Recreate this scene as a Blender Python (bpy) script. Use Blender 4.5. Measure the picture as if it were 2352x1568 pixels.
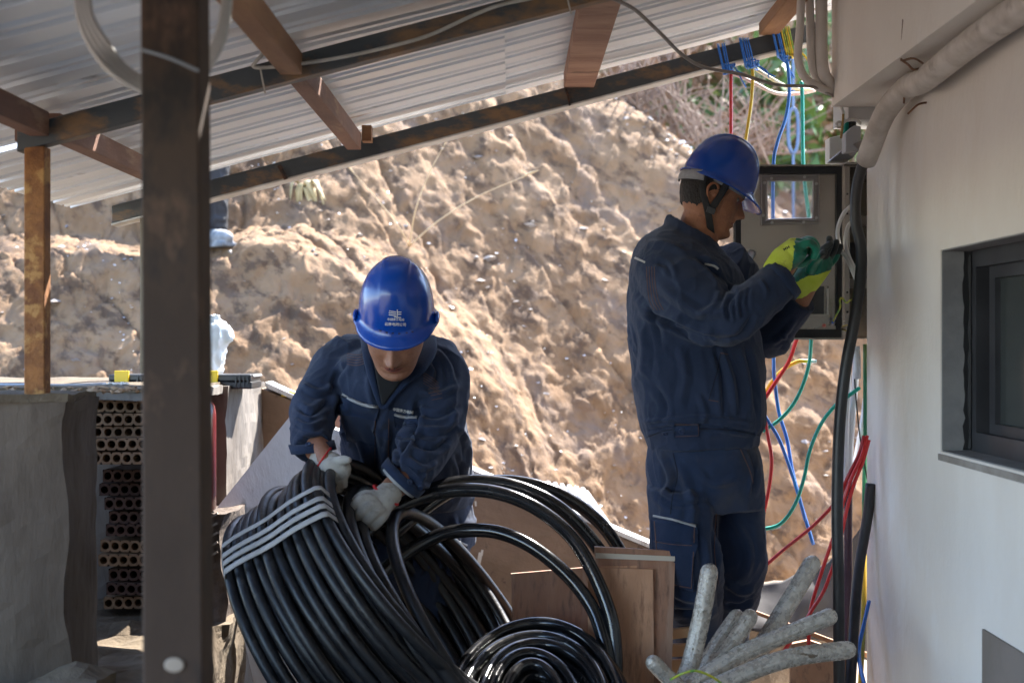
import bpy, bmesh, math, random
import numpy as np
from mathutils import Vector, Matrix, Euler
from mathutils.bvhtree import BVHTree
random.seed(7); RNG = np.random.default_rng(7)
for o in list(bpy.data.objects): bpy.data.objects.remove(o, do_unlink=True)
S = bpy.context.scene
C = S.collection
# ---------------------------------------------------------------- camera, world, sun, exposure
CZ = 1.25
cd = bpy.data.cameras.new('camera'); cam = bpy.data.objects.new('camera', cd); C.objects.link(cam)
cam.location = (0, 0, CZ); cam.rotation_euler = (math.radians(90), 0, 0)
cd.lens = 50; cd.sensor_width = 36; cd.clip_start = .05; cd.clip_end = 500
cd.dof.use_dof = True; cd.dof.focus_distance = 3.92; cd.dof.aperture_fstop = 3.0; cd.dof.aperture_blades = 9
S.camera = cam
SUN = Vector((.33, .575, .75)).normalized()
w = bpy.data.worlds.new("World"); S.world = w; w.use_nodes = True
nt = w.node_tree; bg = nt.nodes['Background']; bg.inputs[1].default_value = .15
sk = nt.nodes.new('ShaderNodeTexSky'); sk.sky_type = 'NISHITA'; sk.sun_disc = False
sk.sun_elevation = math.asin(SUN.z); sk.sun_rotation = math.atan2(SUN.x, SUN.y)
sk.altitude = 1800; sk.air_density = 1.0; sk.dust_density = 1.5
nt.links.new(sk.outputs[0], bg.inputs[0])
sl = bpy.data.lights.new('sun', 'SUN'); sl.energy = 3.6; sl.angle = math.radians(.53); sl.color = (1, .945, .87)
so = bpy.data.objects.new('sun', sl); C.objects.link(so); so.location = (3, 6, 8)
so.rotation_euler = (-SUN).to_track_quat('-Z', 'Y').to_euler()
S.view_settings.view_transform = 'Standard'; S.view_settings.look = 'None'
S.view_settings.exposure = 2.85; S.view_settings.gamma = 1

# ---------------------------------------------------------------- helpers
F = 3267.0
def W(u, v, d):  # a point at depth d seen at (u, v) of the 2352-wide view
    return Vector(((u-1176)/F*d, d, CZ+(784-v)/F*d))
def WA(pts): return [W(*p) for p in pts]
def px(n, d): return n/F*d
def tag(o, label=None, cat=None, group=None, kind=None):
    if label: o['label'] = label
    if cat: o['category'] = cat
    if group: o['group'] = group
    if kind: o['kind'] = kind
    return o
def thing(name, loc, label, cat, group=None):
    o = bpy.data.objects.new(name, None); o.empty_display_size = .05; C.objects.link(o); o.location = loc
    return tag(o, label, cat, group)
def wloc(o):
    l = Vector(o.location)
    while o.parent: o = o.parent; l = l+Vector(o.location)
    return l
def obj(name, vf, mat, parent=None, smooth=False, origin=None):
    V, Fc = vf
    V = np.asarray([tuple(v) for v in V] if not isinstance(V, np.ndarray) else V, dtype=float)
    if parent is not None:
        org = wloc(parent)
    elif origin is not None: org = Vector(origin)
    else:
        mn, mx = V.min(0), V.max(0); org = Vector(((mn[0]+mx[0])/2, (mn[1]+mx[1])/2, mn[2]))
    me = bpy.data.meshes.new(name)
    me.from_pydata((V-np.array(org)).tolist(), [], [list(map(int, f)) for f in Fc] if not isinstance(Fc, np.ndarray) else Fc.tolist())
    for m in (mat if isinstance(mat, (list, tuple)) else [mat]): me.materials.append(m)
    if smooth: me.shade_smooth()
    me.validate(); me.update()
    o = bpy.data.objects.new(name, me); C.objects.link(o)
    if parent is not None: o.parent = parent
    else: o.location = org
    return o
def join(*vfs):
    V = []; Fc = []; n = 0
    for v, f in vfs:
        v = [tuple(q) for q in v]; V += v; Fc += [[i+n for i in g] for g in f]; n += len(v)
    return V, Fc
def xf(vf, M):
    return [M @ Vector(v) for v in vf[0]], vf[1]
def box(x0, x1, y0, y1, z0, z1):
    V = [(x, y, z) for z in (z0, z1) for y in (y0, y1) for x in (x0, x1)]
    return V, [(0,2,3,1), (4,5,7,6), (0,1,5,4), (2,6,7,3), (0,4,6,2), (1,3,7,5)]
def boxc(c, s, M=None):
    b = box(-s[0]/2, s[0]/2, -s[1]/2, s[1]/2, -s[2]/2, s[2]/2)
    T = Matrix.Translation(Vector(c)) @ (M if M else Matrix())
    return xf(b, T)
def bar(a, b, w, h, up=Vector((0, 0, 1))):  # a rectangular bar a->b
    a = Vector(a); b = Vector(b); t = (b-a).normalized(); s = t.cross(up).normalized(); n = s.cross(t).normalized()
    V = []
    for p in (a, b):
        for i, j in ((-1,-1), (1,-1), (1,1), (-1,1)): V.append(p+s*(i*w/2)+n*(j*h/2))
    return V, [(3,2,1,0), (4,5,6,7), (0,1,5,4), (1,2,6,5), (2,3,7,6), (3,0,4,7)]
def prism(poly, off):  # planar polygon pushed by off
    n = len(poly); P = [Vector(p) for p in poly]; off = Vector(off)
    V = P+[p+off for p in P]
    return V, [tuple(range(n))[::-1], tuple(range(n, 2*n))]+[(i, (i+1) % n, (i+1) % n+n, i+n) for i in range(n)]
def spline(pts, n=8, closed=False):
    P = [np.array(tuple(p), float) for p in pts]
    m = len(P)
    if m < 3 and not closed: 
        return [P[0]+(P[1]-P[0])*k/n for k in range(n+1)]
    out = []
    for i in range(m if closed else m-1):
        if closed: p0, p1, p2, p3 = P[i-1], P[i], P[(i+1) % m], P[(i+2) % m]
        else:
            p1, p2 = P[i], P[i+1]; p0 = P[i-1] if i else 2*p1-p2; p3 = P[i+2] if i+2 < m else 2*p2-p1
        for k in range(n):
            t = k/n
            out.append(.5*((2*p1)+(p2-p0)*t+(2*p0-5*p1+4*p2-p3)*t*t+(3*p1-p0-3*p2+p3)*t**3))
    if not closed: out.append(P[-1])
    return out
def tube(pts, r, seg=10, n=8, closed=False, smooth=True, flat=1.0, up=None):
    Q = spline(pts, n, closed) if smooth else [np.array(tuple(p), float) for p in pts]
    m = len(Q); rr = np.interp(np.linspace(0, 1, m), np.linspace(0, 1, len(r)), r) if isinstance(r, (list, tuple)) else np.full(m, r)
    V = []; Fc = []
    T = []
    for i in range(m):
        a = Q[i-1] if (i or closed) else Q[0]; b = Q[(i+1) % m] if (i < m-1 or closed) else Q[-1]
        t = Vector(b-a); T.append(t.normalized())
    ref = Vector(up) if up else (Vector((0, 0, 1)) if abs(T[0].z) < .9 else Vector((1, 0, 0)))
    s = T[0].cross(ref).normalized()
    for i in range(m):
        t = T[i]
        if up: s = t.cross(Vector(up)).normalized()
        else: s = (s-t*s.dot(t)).normalized()
        nn = t.cross(s)
        for k in range(seg):
            a = 2*math.pi*k/seg
            V.append(Vector(Q[i])+s*(math.cos(a)*rr[i])+nn*(math.sin(a)*rr[i]*flat))
    for i in range(m if closed else m-1):
        j = (i+1) % m
        for k in range(seg):
            l = (k+1) % seg; Fc.append((i*seg+k, i*seg+l, j*seg+l, j*seg+k))
    if not closed:
        Fc.append(tuple(range(seg))[::-1]); Fc.append(tuple((m-1)*seg+k for k in range(seg)))
    return V, Fc
def lathe(prof, c, seg=24, M=None):
    V = []; Fc = []
    for r, z in prof:
        for k in range(seg):
            a = 2*math.pi*k/seg; V.append(Vector((r*math.cos(a), r*math.sin(a), z)))
    for i in range(len(prof)-1):
        for k in range(seg):
            l = (k+1) % seg; Fc.append((i*seg+k, i*seg+l, (i+1)*seg+l, (i+1)*seg+k))
    Fc.append(tuple(range(seg))[::-1]); Fc.append(tuple((len(prof)-1)*seg+k for k in range(seg)))
    T = Matrix.Translation(Vector(c)) @ (M if M else Matrix())
    return [T @ v for v in V], Fc
def bevel(o, w=.003, n=2):
    m = o.modifiers.new('bevel', 'BEVEL'); m.width = w; m.segments = n; m.limit_method = 'ANGLE'; m.angle_limit = .6
    return o
# value noise in numpy
def vn(p, seed=0):
    p = np.asarray(p, float); i = np.floor(p).astype(np.int64); f = p-i; f = f*f*f*(f*(f*6-15)+10)
    def h(a, b, c):
        n = (a*374761393+b*668265263+c*2147483647+seed*974634777) & 0xffffffff
        n = ((n ^ (n >> 13))*1274126177) & 0xffffffff
        n = ((n ^ (n >> 16))*2246822519) & 0xffffffff
        return ((n ^ (n >> 15)) & 0xffffff)/float(0xffffff)*2-1
    r = 0
    for dx in (0, 1):
        for dy in (0, 1):
            for dz in (0, 1):
                wt = (f[:,0] if dx else 1-f[:,0])*(f[:,1] if dy else 1-f[:,1])*(f[:,2] if dz else 1-f[:,2])
                r = r+wt*h(i[:,0]+dx, i[:,1]+dy, i[:,2]+dz)
    return r
def fbm(p, oct=4, seed=0, gain=.5):
    p = np.asarray(p, float); r = 0; a = 1
    for k in range(oct): r = r+a*vn(p*2**k+k*17.3, seed+k); a *= gain
    return r
def facets(x, y, sc, seed):   # broken-face relief: every cell of ground is a small tilted plane
    X = x*sc; Y = y*sc; ix = np.floor(X).astype(np.int64); iy = np.floor(Y).astype(np.int64)
    bd = np.full(len(X), 9e9); out = np.zeros(len(X)); edge = np.full(len(X), 9e9)
    def h(a, b, k):
        n = (a*374761393+b*668265263+(seed*31+k)*974634777) & 0xffffffff
        n = ((n ^ (n >> 13))*1274126177) & 0xffffffff
        return ((n ^ (n >> 16)) & 0xffff)/65535.
    for dx in (-1, 0, 1):
        for dy in (-1, 0, 1):
            a = ix+dx; b = iy+dy; px_ = a+h(a, b, 1); py_ = b+h(a, b, 2); ddx = X-px_; ddy = Y-py_; d = ddx**2+ddy**2
            v = (h(a, b, 3)-.5)+(h(a, b, 4)-.5)*1.6*ddx+(h(a, b, 5)-.5)*1.6*ddy
            k = d < bd; edge = np.where(k, bd, np.minimum(edge, d)); out = np.where(k, v, out); bd = np.where(k, d, bd)
    return out-.35*np.exp(-((np.sqrt(edge)-np.sqrt(bd))/.09)**2)
# ---------------------------------------------------------------- materials
MATS = {}
def mat(name, c1, c2=None, rough=.7, metal=0, scale=8, bump=0, bscale=40, stretch=(1, 1, 1), c3=None, s3=3, f3=(.55, .65), spec=.5, sheen=0, coat=0, trans=0, rvar=0, alpha=1, wave=None, sss=0, detail=6, rot=0, c4=None, s4=20):
    if name in MATS: return MATS[name]
    m = bpy.data.materials.new(name); m.use_nodes = True; N = m.node_tree.nodes; L = m.node_tree.links
    b = N['Principled BSDF']; b.inputs['Roughness'].default_value = rough; b.inputs['Metallic'].default_value = metal
    b.inputs['Specular IOR Level'].default_value = spec; b.inputs['Sheen Weight'].default_value = sheen
    b.inputs['Coat Weight'].default_value = coat; b.inputs['Coat Roughness'].default_value = .08
    b.inputs['Transmission Weight'].default_value = trans; b.inputs['Alpha'].default_value = alpha
    if sss: b.inputs['Subsurface Weight'].default_value = sss; b.inputs['Subsurface Radius'].default_value = (.01, .004, .002); b.inputs['Subsurface Scale'].default_value = 1
    tc = N.new('ShaderNodeTexCoord'); mp = N.new('ShaderNodeMapping'); mp.inputs['Scale'].default_value = stretch
    if rot:
        m0 = N.new('ShaderNodeMapping'); m0.inputs['Rotation'].default_value = (0, 0, rot); L.new(tc.outputs['Object'], m0.inputs[0]); L.new(m0.outputs[0], mp.inputs[0])
    else: L.new(tc.outputs['Object'], mp.inputs[0])
    def noise(sc, det=detail, rg=.6):
        n = N.new('ShaderNodeTexNoise'); n.inputs['Scale'].default_value = sc; n.inputs['Detail'].default_value = det
        n.inputs['Roughness'].default_value = rg; L.new(mp.outputs[0], n.inputs['Vector']); return n
    def ramp(src, lo, hi):
        r = N.new('ShaderNodeMapRange'); r.inputs['From Min'].default_value = lo; r.inputs['From Max'].default_value = hi
        L.new(src, r.inputs['Value']); return r.outputs[0]
    def mix(f, a, bb):
        x = N.new('ShaderNodeMix'); x.data_type = 'RGBA'; L.new(f, x.inputs[0])
        for s, val in ((6, a), (7, bb)):
            if isinstance(val, tuple): x.inputs[s].default_value = (*val, 1)
            else: L.new(val, x.inputs[s])
        return x.outputs[2]
    col = c1
    if c2:
        n1 = noise(scale); col = mix(ramp(n1.outputs[0], .38, .62), c1, c2)
        if rvar: 
            rr = N.new('ShaderNodeMapRange'); L.new(n1.outputs[0], rr.inputs[0]); rr.inputs[1].default_value = .35; rr.inputs[2].default_value = .65
            rr.inputs[3].default_value = max(0, rough-rvar); rr.inputs[4].default_value = min(1, rough+rvar); L.new(rr.outputs[0], b.inputs['Roughness'])
    if c4:
        n4 = noise(s4, 5, .7); col = mix(ramp(n4.outputs[0], .50, .60), col, c4)
    if c3:
        n3 = noise(s3, 8, .65); col = mix(ramp(n3.outputs[0], *f3), col, c3)
    if isinstance(col, tuple): b.inputs['Base Color'].default_value = (*col, 1)
    else: L.new(col, b.inputs['Base Color'])
    if bump:
        nb = noise(bscale, 6, .65); bp = N.new('ShaderNodeBump'); bp.inputs['Strength'].default_value = bump; bp.inputs['Distance'].default_value = .01
        L.new(nb.outputs[0], bp.inputs['Height']); L.new(bp.outputs[0], b.inputs['Normal'])
    MATS[name] = m; return m
# ---------------------------------------------------------------- the setting
M_floor = mat('floor_dirt', (.16,.12,.085), (.30,.24,.18), .95, scale=3, bump=.8, bscale=30)
M_hill = mat('hill_earth', (.165,.092,.043), (.245,.15,.08), .95, c4=(.085,.048,.025), s4=11, scale=4.5, bump=.9, bscale=30, c3=(.165,.11,.075), s3=3.2, f3=(.54,.66), stretch=(.35,1,.8), rot=.785)
M_conc = mat('concrete_wall', (.13,.11,.095), (.21,.185,.16), .9, scale=4, bump=.5, bscale=30, c3=(.10,.075,.05), s3=5, f3=(.52,.7), stretch=(1,1,.35))
M_concw = mat('concrete_white', (.50,.49,.48), (.62,.61,.60), .85, scale=3, bump=.4, bscale=26, c3=(.20,.17,.14), s3=7, f3=(.6,.7), stretch=(1,1,.3))
M_concb = mat('concrete_brown', (.21,.145,.10), (.29,.205,.15), .85, scale=3, bump=.35, bscale=45, c3=(.09,.06,.045), s3=14, f3=(.62,.68))
M_plaster = mat('plaster_beige', (.69,.63,.56), (.75,.70,.635), .85, scale=2.2, bump=.3, bscale=45, stretch=(1,1,.5), c3=(.76,.73,.69), s3=3, f3=(.58,.72))
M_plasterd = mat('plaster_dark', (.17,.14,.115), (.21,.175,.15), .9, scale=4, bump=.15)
M_steel = mat('beam_steel', (.055,.062,.068), (.085,.09,.088), .55, .25, scale=9, bump=.15, bscale=60, c3=(.24,.14,.07), s3=8, f3=(.50,.60), rvar=.12, stretch=(.5,1,1))
M_postf = mat('post_brown', (.045,.025,.014), (.07,.041,.025), .75, 0, scale=5, bump=.12, bscale=50, c3=(.14,.08,.05), s3=9, f3=(.56,.66), c4=(.02,.014,.011), s4=5, stretch=(1,1,.5))
M_rust = mat('rusty_steel', (.30,.125,.035), (.16,.06,.02), .8, .1, scale=22, bump=.5, bscale=70, c3=(.42,.22,.07), s3=17, f3=(.52,.6))
M_wood = mat('batten_wood', (.21,.10,.06), (.13,.06,.038), .7, scale=12, bump=.4, bscale=40, c3=(.33,.21,.13), s3=9, f3=(.55,.68), stretch=(1,.25,1))
M_woodo = mat('batten_orange', (.32,.165,.075), (.22,.105,.05), .7, scale=14, bump=.3, stretch=(1,.2,1), c3=(.12,.06,.03), s3=12, f3=(.6,.7))
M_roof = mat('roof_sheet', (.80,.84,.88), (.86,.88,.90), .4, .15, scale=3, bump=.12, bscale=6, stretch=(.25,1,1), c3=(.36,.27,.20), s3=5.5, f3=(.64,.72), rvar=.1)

def hill_base(x, y):
    L = np.interp(y, [4.9,5.5,6.3,6.75,8.1,12,16], [.62,.78,1.66,1.74,3.4,8.2,11])
    R = np.interp(y, [4.9,5.35,5.75,7.3,8.8,12,16], [-.5,-.35,.0,1.85,3.7,7.6,11])
    k = np.clip((x+1.2)/1.9, 0, 1); k = k*k*(3-2*k)
    z = L*(1-k)+R*k
    zc = 2.62-.85*(x-.58); h = .25
    m = np.clip(.5+.5*(zc-z)/h, 0, 1)
    return zc*(1-m)+z*m-h*m*(1-m)
def hill_z(x, y):
    x = np.asarray(x, float); y = np.asarray(y, float); sh = x.shape; x = x.ravel(); y = y.ravel(); o = np.zeros_like(x)
    z = hill_base(x, y)
    s = (x-y)/1.414; t = (x+y)/1.414
    z = z+.045*fbm(np.c_[x*1.1, y*1.1, o], 2, 1)+.038*fbm(np.c_[t*3.2, s*.6, o+3], 3, 5)-.035*np.exp(-(vn(np.c_[t*6+.4*vn(np.c_[x*3, y*3, o], 91), s*.5, o+8], 90)/.10)**2)
    wx = x+.05*vn(np.c_[x*5, y*5, o], 41)+.015*vn(np.c_[x*17, y*17, o], 42); wy = y+.05*vn(np.c_[x*5, y*5, o+4], 43)+.015*vn(np.c_[x*17, y*17, o+4], 44)
    ws = (wx-wy)/1.414; wt = (wx+wy)/1.414; rgh = .55+.45*np.clip(fbm(np.c_[x*1.6, y*1.6, o+5], 2, 51)*1.6, -1, 1)
    z = z+.015*rgh*facets(ws*.8, wt*1.6, 3.2, 1)+.013*rgh*facets(ws*.9, wt*1.2, 8, 2)+.011*facets(wx, wy, 19, 3)+.006*facets(wx, wy, 38, 4)
    z = z+.006*fbm(np.c_[x*22, y*22, o+2], 2, 21, .8)
    return z.reshape(sh)
def grid_faces(ny, nx):
    i = np.arange(ny*nx).reshape(ny, nx)
    return np.stack([i[:-1,:-1].ravel(), i[:-1,1:].ravel(), i[1:,1:].ravel(), i[1:,:-1].ravel()], 1)
nx, ny = 760, 620
X, Y = np.meshgrid(np.linspace(-3.4, 3.2, nx), 4.98+(np.linspace(0, 1, ny)**1.35)*7.4)
Z = hill_z(X, Y)
# fallen clods give the face some relief that a height field cannot: push sideways a little
jx = .02*fbm(np.c_[X.ravel()*7, Y.ravel()*7, Z.ravel()*7], 3, 61).reshape(X.shape); jy = .02*fbm(np.c_[X.ravel()*8, Y.ravel()*8, Z.ravel()*8], 3, 71).reshape(X.shape)
tag(obj('hillside', (np.c_[(X+jx).ravel(), (Y+jy).ravel(), Z.ravel()], grid_faces(ny, nx)), M_hill, smooth=True), kind='structure')
# far slope behind, and the wide ground sheet
M_far = mat('far_slope_earth', (.20,.15,.10), (.33,.25,.17), .95, scale=.8, bump=.6, bscale=6, c3=(.10,.12,.04), s3=1.2, f3=(.48,.6))
X, Y = np.meshgrid(np.linspace(-14, 16, 160), np.linspace(11.5, 34, 120))
Z = .6+(Y-11.5)*.75+1.0*fbm(np.c_[X.ravel()*.3, Y.ravel()*.3, X.ravel()*0], 4, 3).reshape(X.shape)
tag(obj('far_hill', (np.c_[X.ravel(), Y.ravel(), Z.ravel()], grid_faces(120, 160)), M_far, smooth=True), kind='structure')
tag(obj('ground', ([(-150,-150,-.02), (150,-150,-.02), (150,150,-.02), (-150,150,-.02)], [(0,1,2,3)]), M_floor), kind='structure')
tag(obj('floor', box(-3.5, 1.06, -3, 4.84, -.2, 0), mat('floor_concrete', (.17,.14,.115), (.26,.22,.18), .9, scale=3, bump=.4)), kind='structure')

# loose stones: far past 300 of a kind, one object
M_stone = mat('loose_stone', (.24,.20,.17), (.36,.32,.28), .75, scale=1.5, c3=(.22,.21,.22), s3=1.1, f3=(.55,.6))
def pebble(c, r, rng):
    V = []; t_ = rng.uniform(0, 6.28); ca, sa = math.cos(t_), math.sin(t_); st = rng.uniform(-.8, .8)
    for a, b, cc in ((1,0,0), (-1,0,0), (0,1,0), (0,-1,0), (0,0,1), (0,0,-1), (.7,.7,.3), (-.7,-.6,.4)):
        V.append(tuple(c[i]+r*(.6+.7*rng.random())*q for i, q in enumerate(((a*ca-b*sa)*(1+.5*st), (a*sa+b*ca)*(1-.3*st), cc*(.35+.3*abs(st))+a*st*.5))))
    return V, [(0,6,4), (6,2,4), (2,1,4), (1,7,4), (7,3,4), (3,0,4), (2,0,5), (1,2,5), (3,1,5), (0,3,5), (0,2,6), (1,3,7)]
def scatter(name, n, fn, rlo, rhi, m, power=3):
    PV = []; PF = []; k = 0; rng = random.Random(5)
    xs, ys = fn(n)
    zs = hill_z(xs, ys)
    for x, y, z in zip(xs, ys, zs):
        r = rlo+(rhi-rlo)*rng.random()**power
        V, Fc = pebble((x, y, z-r*.05), r, rng); PV += V; PF += [tuple(i+k for i in f) for f in Fc]; k += len(V)
    return tag(obj(name, (PV, PF), m), kind='stuff')
scatter('loose_stones', 1700, lambda n: (RNG.uniform(-3, 2.6, n), 5.05+RNG.random(n)**1.3*4.4), .004, .03, M_stone, 4)
def band(n):   # torn strips of pale film lying down the slope in diagonal runs
    i = RNG.integers(0, 5, n); t = RNG.random(n)
    a = np.array([[-1.75,7.5], [-1.15,7.4], [-.7,7.9], [-1.9,6.4], [-.55,6.7]])[i]; b = np.array([[.35,5.55], [.75,5.9], [.55,6.4], [-1.0,5.35], [.5,5.6]])[i]
    p = a*(1-t)[:,None]+b*t[:,None]+RNG.normal(0, .07, (n, 2)); return p[:,0], p[:,1]
M_flake = mat('pale_film_scraps', (.62,.64,.68), (.80,.80,.80), .25, spec=.8, scale=3)
scatter('film_scraps', 520, band, .003, .012, M_flake, 2.5)
def band2(n):
    t = RNG.random(n); x = .8+t*1.2+RNG.normal(0, .12, n); y = 7.9-t*.6+RNG.normal(0, .15, n); return x, y
scatter('white_gravel', 350, band2, .006, .022, M_flake, 2)

# ---------------------------------------------------------------- roof: slopes up to the right, ribs run with the slope
SL = .2605
def roofz(x): return 2.075+SL*x
def corrugated(x0, x1, y0, y1, zf, pitch=.176, h=.044, off=0., nxs=40, wob=.004, seed=1):
    prof = [(0,0), (.46,0), (.52,.22), (.60,.22), (.66,0), (.78,0), (.82,.5), (.86,1), (.94,1), (.985,.3)]
    ys = []; zs = []
    y = y0-off
    while y < y1:
        for a, b in prof:
            yy = y+a*pitch
            if y0 <= yy <= y1: ys.append(yy); zs.append(b*h)
        y += pitch
    xs = np.linspace(x0, x1, nxs)
    Xg, Yg = np.meshgrid(xs, ys); Zg = zf(Xg)+np.array(zs)[:,None]
    Zg = Zg+wob*fbm(np.c_[Xg.ravel()*1.5, Yg.ravel()*1.5, Xg.ravel()*0], 2, seed).reshape(Xg.shape)
    V = np.c_[Xg.ravel(), Yg.ravel(), Zg.ravel()]; Fc = grid_faces(len(ys), nxs)
    n = len(V); V2 = V+np.array([0, 0, .0015]); 
    return np.r_[V, V2], np.r_[Fc, Fc[:, ::-1]+n]
rt = thing('shed_roof', (0, 2, 2.06), 'corrugated metal roof sheets over rusty beams, sloping up to the right', 'roof')
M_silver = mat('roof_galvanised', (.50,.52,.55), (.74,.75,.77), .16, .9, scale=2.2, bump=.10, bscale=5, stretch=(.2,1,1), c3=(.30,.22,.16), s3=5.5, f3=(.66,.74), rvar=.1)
yy = [-2.5, -.75, .9, 2.45, 3.62, 4.76]
for i in range(5):
    dz = .004*(i % 2)
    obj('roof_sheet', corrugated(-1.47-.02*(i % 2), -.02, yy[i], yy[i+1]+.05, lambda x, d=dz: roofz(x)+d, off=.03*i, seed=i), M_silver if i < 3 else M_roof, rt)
    obj('roof_sheet', corrugated(-.12, 1.3 if i == 4 else .99, yy[i]-.02, yy[i+1]+.03, lambda x, d=dz: roofz(x)+d+.0085, off=.03*i+.01, seed=i+9), M_silver if i < 3 else M_roof, rt)  # last sheet lengthened unseen behind the upper storey, to block sun
def beam(y, xa, xb, wy, hz, drop):  # along the slope
    za = roofz(xa)-drop; zb = roofz(xb)-drop
    P = [(xa, y, za-hz), (xb, y, zb-hz), (xb, y, zb), (xa, y, za)]
    return prism(P, (0, wy, 0))
B = tag(obj('roof_beam', beam(4.58, -1.29, .99, .05, .058, .052), M_steel), 'long dark steel beam along the far roof edge with wires tied to its right end', 'beam', 'sloping roof beams'); bevel(B, .003)
obj('flange', beam(4.575, -1.29, .99, .085, .005, .1105), mat('pale_flange', (.6,.6,.58), (.45,.42,.38), .5, .2, scale=10), B)
obj('weld_mark', join(tube([W(1300,205,4.57), W(1305,222,4.568), W(1309,243,4.57)], .004, 6), tube([W(641,380,4.57), W(650,396,4.568), W(657,412,4.57)], .007, 6)), mat('burnt_weld', (.02,.015,.012), (.10,.04,.02), .8, scale=60, bump=1), B)
B = tag(obj('roof_beam', beam(3.2, -1.115, .99, .045, .056, .052), M_steel), 'brown stained steel beam nearer the camera, ending on the thin rusty post', 'beam', 'sloping roof beams'); bevel(B, .003)
B = tag(obj('roof_beam', beam(3.30, -.52, .99, .04, .05, .03), M_steel), 'second steel beam lying close behind the nearer beam, above the white cable', 'beam', 'sloping roof beams'); bevel(B, .003)
B = tag(obj('roof_beam', beam(1.15, -1.4, .99, .05, .06, .052), M_steel), 'steel roof beam above the frame top, nearest of the roof beams', 'beam', 'sloping roof beams')
def batten(x, y0, y1, w, h, m, label, low=0.0, open_end=True):
    z = roofz(x)-.004-h/2-low
    t = thing('roof_batten', (x, y0, z), label, 'batten', 'battens under the roof sheets')
    P = tag(obj('tube', bar((x, y0, z), (x, y1, z), w, h), m, t)); bevel(P, .003)
    if open_end: obj('open_end', bar((x, y1-.002, z), (x, y1+.004, z), w*.7, h*.7), mat('black_void', (.004,.004,.004), rough=1), t)
batten(-1.06, .3, 3.19, .045, .055, M_wood, 'brown roof batten running in from the left edge to the thin rusty post', .03)
batten(-1.06, 3.27, 4.55, .045, .055, M_wood, 'brown roof batten behind the thin rusty post, partly behind the wide post', .02)
batten(-.495, .3, 3.19, .05, .05, M_woodo, 'orange brown roof batten at the top, just right of the wide post', .045)
batten(-.50, 3.27, 4.50, .045, .055, M_wood, 'red brown roof batten with an open square end on the far beam', .03)
batten(.215, 3.27, 4.575, .098, .05, mat('broad_plank', (.23,.115,.075), (.36,.21,.14), .7, scale=10, bump=.4, bscale=30, c3=(.07,.035,.02), s3=9, f3=(.6,.68), stretch=(.35,1,1)), 'broad streaked brown plank between the two beams, widest of the battens', .012, False)
batten(.825, 3.4, 4.575, .062, .04, M_woodo, 'orange wooden batten at the right end of the roof beside the blue wire ties', .012, False)
for a, lab, m in (((-.46,4.52,.03), 'small pale wood block beside the open batten end', M_woodo), ((.14,3.34,.04), 'small pale wood block under the beam left of the broad plank', M_woodo), ((-1.12,3.30,.05), 'short brown wood offcut with nails beside the thin rusty post head', M_wood)):
    z = roofz(a[0])-.035
    tag(obj('wood_block', boxc((a[0], a[1], z-.012), (a[2], .05, .05)), m), lab, 'block')
# posts
o = tag(obj('steel_post', prism([W(321,-200,2.08), W(327,1700,2.08), W(467,1700,2.08), W(454,-200,2.08)], (0, .08, 0)), M_postf), 'wide brown steel post, out of focus in the foreground', 'post'); bevel(o, .004, 3)
for v in o.data.vertices: pass
tk = tag(obj('cable_tie', tube([W(324,114,2.06), W(390,134,2.055), W(456,163,2.06)], px(7, 2.06), 8, flat=.5), mat('tie_grey', (.30,.33,.36), rough=.4)), 'grey plastic tie running across the wide post', 'tie')
obj('reflective_spot', xf(lathe([(.0,0), (.012,.0), (.0145,.001), (.012,.002), (0,.002)], (0,0,0), 20), Matrix.Translation(W(400,1526,2.077)) @ Matrix.Rotation(math.radians(90), 4, 'X') @ Matrix.Scale(.75, 4, (0,1,0))), mat('pale_spot', (.42,.35,.28), rough=.5), o)
o = tag(obj('rusty_post', box(-1.0985, -1.052, 3.2, 3.245, 1.12, roofz(-1.07)-.107), M_rust), 'thin rusty orange square post standing on the low wall', 'post'); bevel(o, .003)
o = tag(obj('prop_post', box(-1.20, -1.165, 4.59, 4.63, 1.1, roofz(-1.18)-.112), mat('olive_post', (.20,.17,.11), (.28,.24,.17), .8, scale=10)), 'thin olive post mostly hidden behind the wide post, under the far beam end', 'post')

# ---------------------------------------------------------------- walls on the left
def rough_block(x0, x1, y0, y1, z0, z1, n=26, amp=.008, seed=1, topfn=None):
    bm = bmesh.new()
    V, Fc = box(x0, x1, y0, y1, z0, z1); vs = [bm.verts.new(v) for v in V]
    for f in Fc: bm.faces.new([vs[i] for i in f])
    L = max(x1-x0, y1-y0, z1-z0)
    bmesh.ops.subdivide_edges(bm, edges=bm.edges[:], cuts=n, use_grid_fill=True)
    P = np.array([v.co[:] for v in bm.verts]); N = np.c_[fbm(P*6, 4, seed), fbm(P*6+9, 4, seed+4), fbm(P*6+19, 4, seed+8)]*amp
    if topfn:
        k = (P[:,2]-z0)/(z1-z0); P[:,2] = z0+k*(topfn(P[:,0], P[:,1])-z0)
    P = P+N; idx = {v: i for i, v in enumerate(bm.verts)}
    F2 = [[idx[v] for v in f.verts] for f in bm.faces]; bm.free(); return P, F2
tag(obj('low_wall', rough_block(-2.6, -.996, 3.18, 3.41, -.02, 1.122, 40, .010, 3), mat('stained_pier', (.075,.053,.036), (.12,.09,.064), .9, scale=5, bump=.5, bscale=30, c3=(.06,.04,.025), s3=6, f3=(.52,.66), stretch=(1,1,.3)), smooth=False), 'stained concrete block wall at the far left that carries the rusty post', 'wall')
tag(obj('back_wall', rough_block(-2.6, -.855, 4.27, 4.92, -.02, 1.112, 34, .009, 13), M_conc), 'sunlit concrete wall end behind the red fire extinguisher and open toolbox', 'wall')
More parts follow.
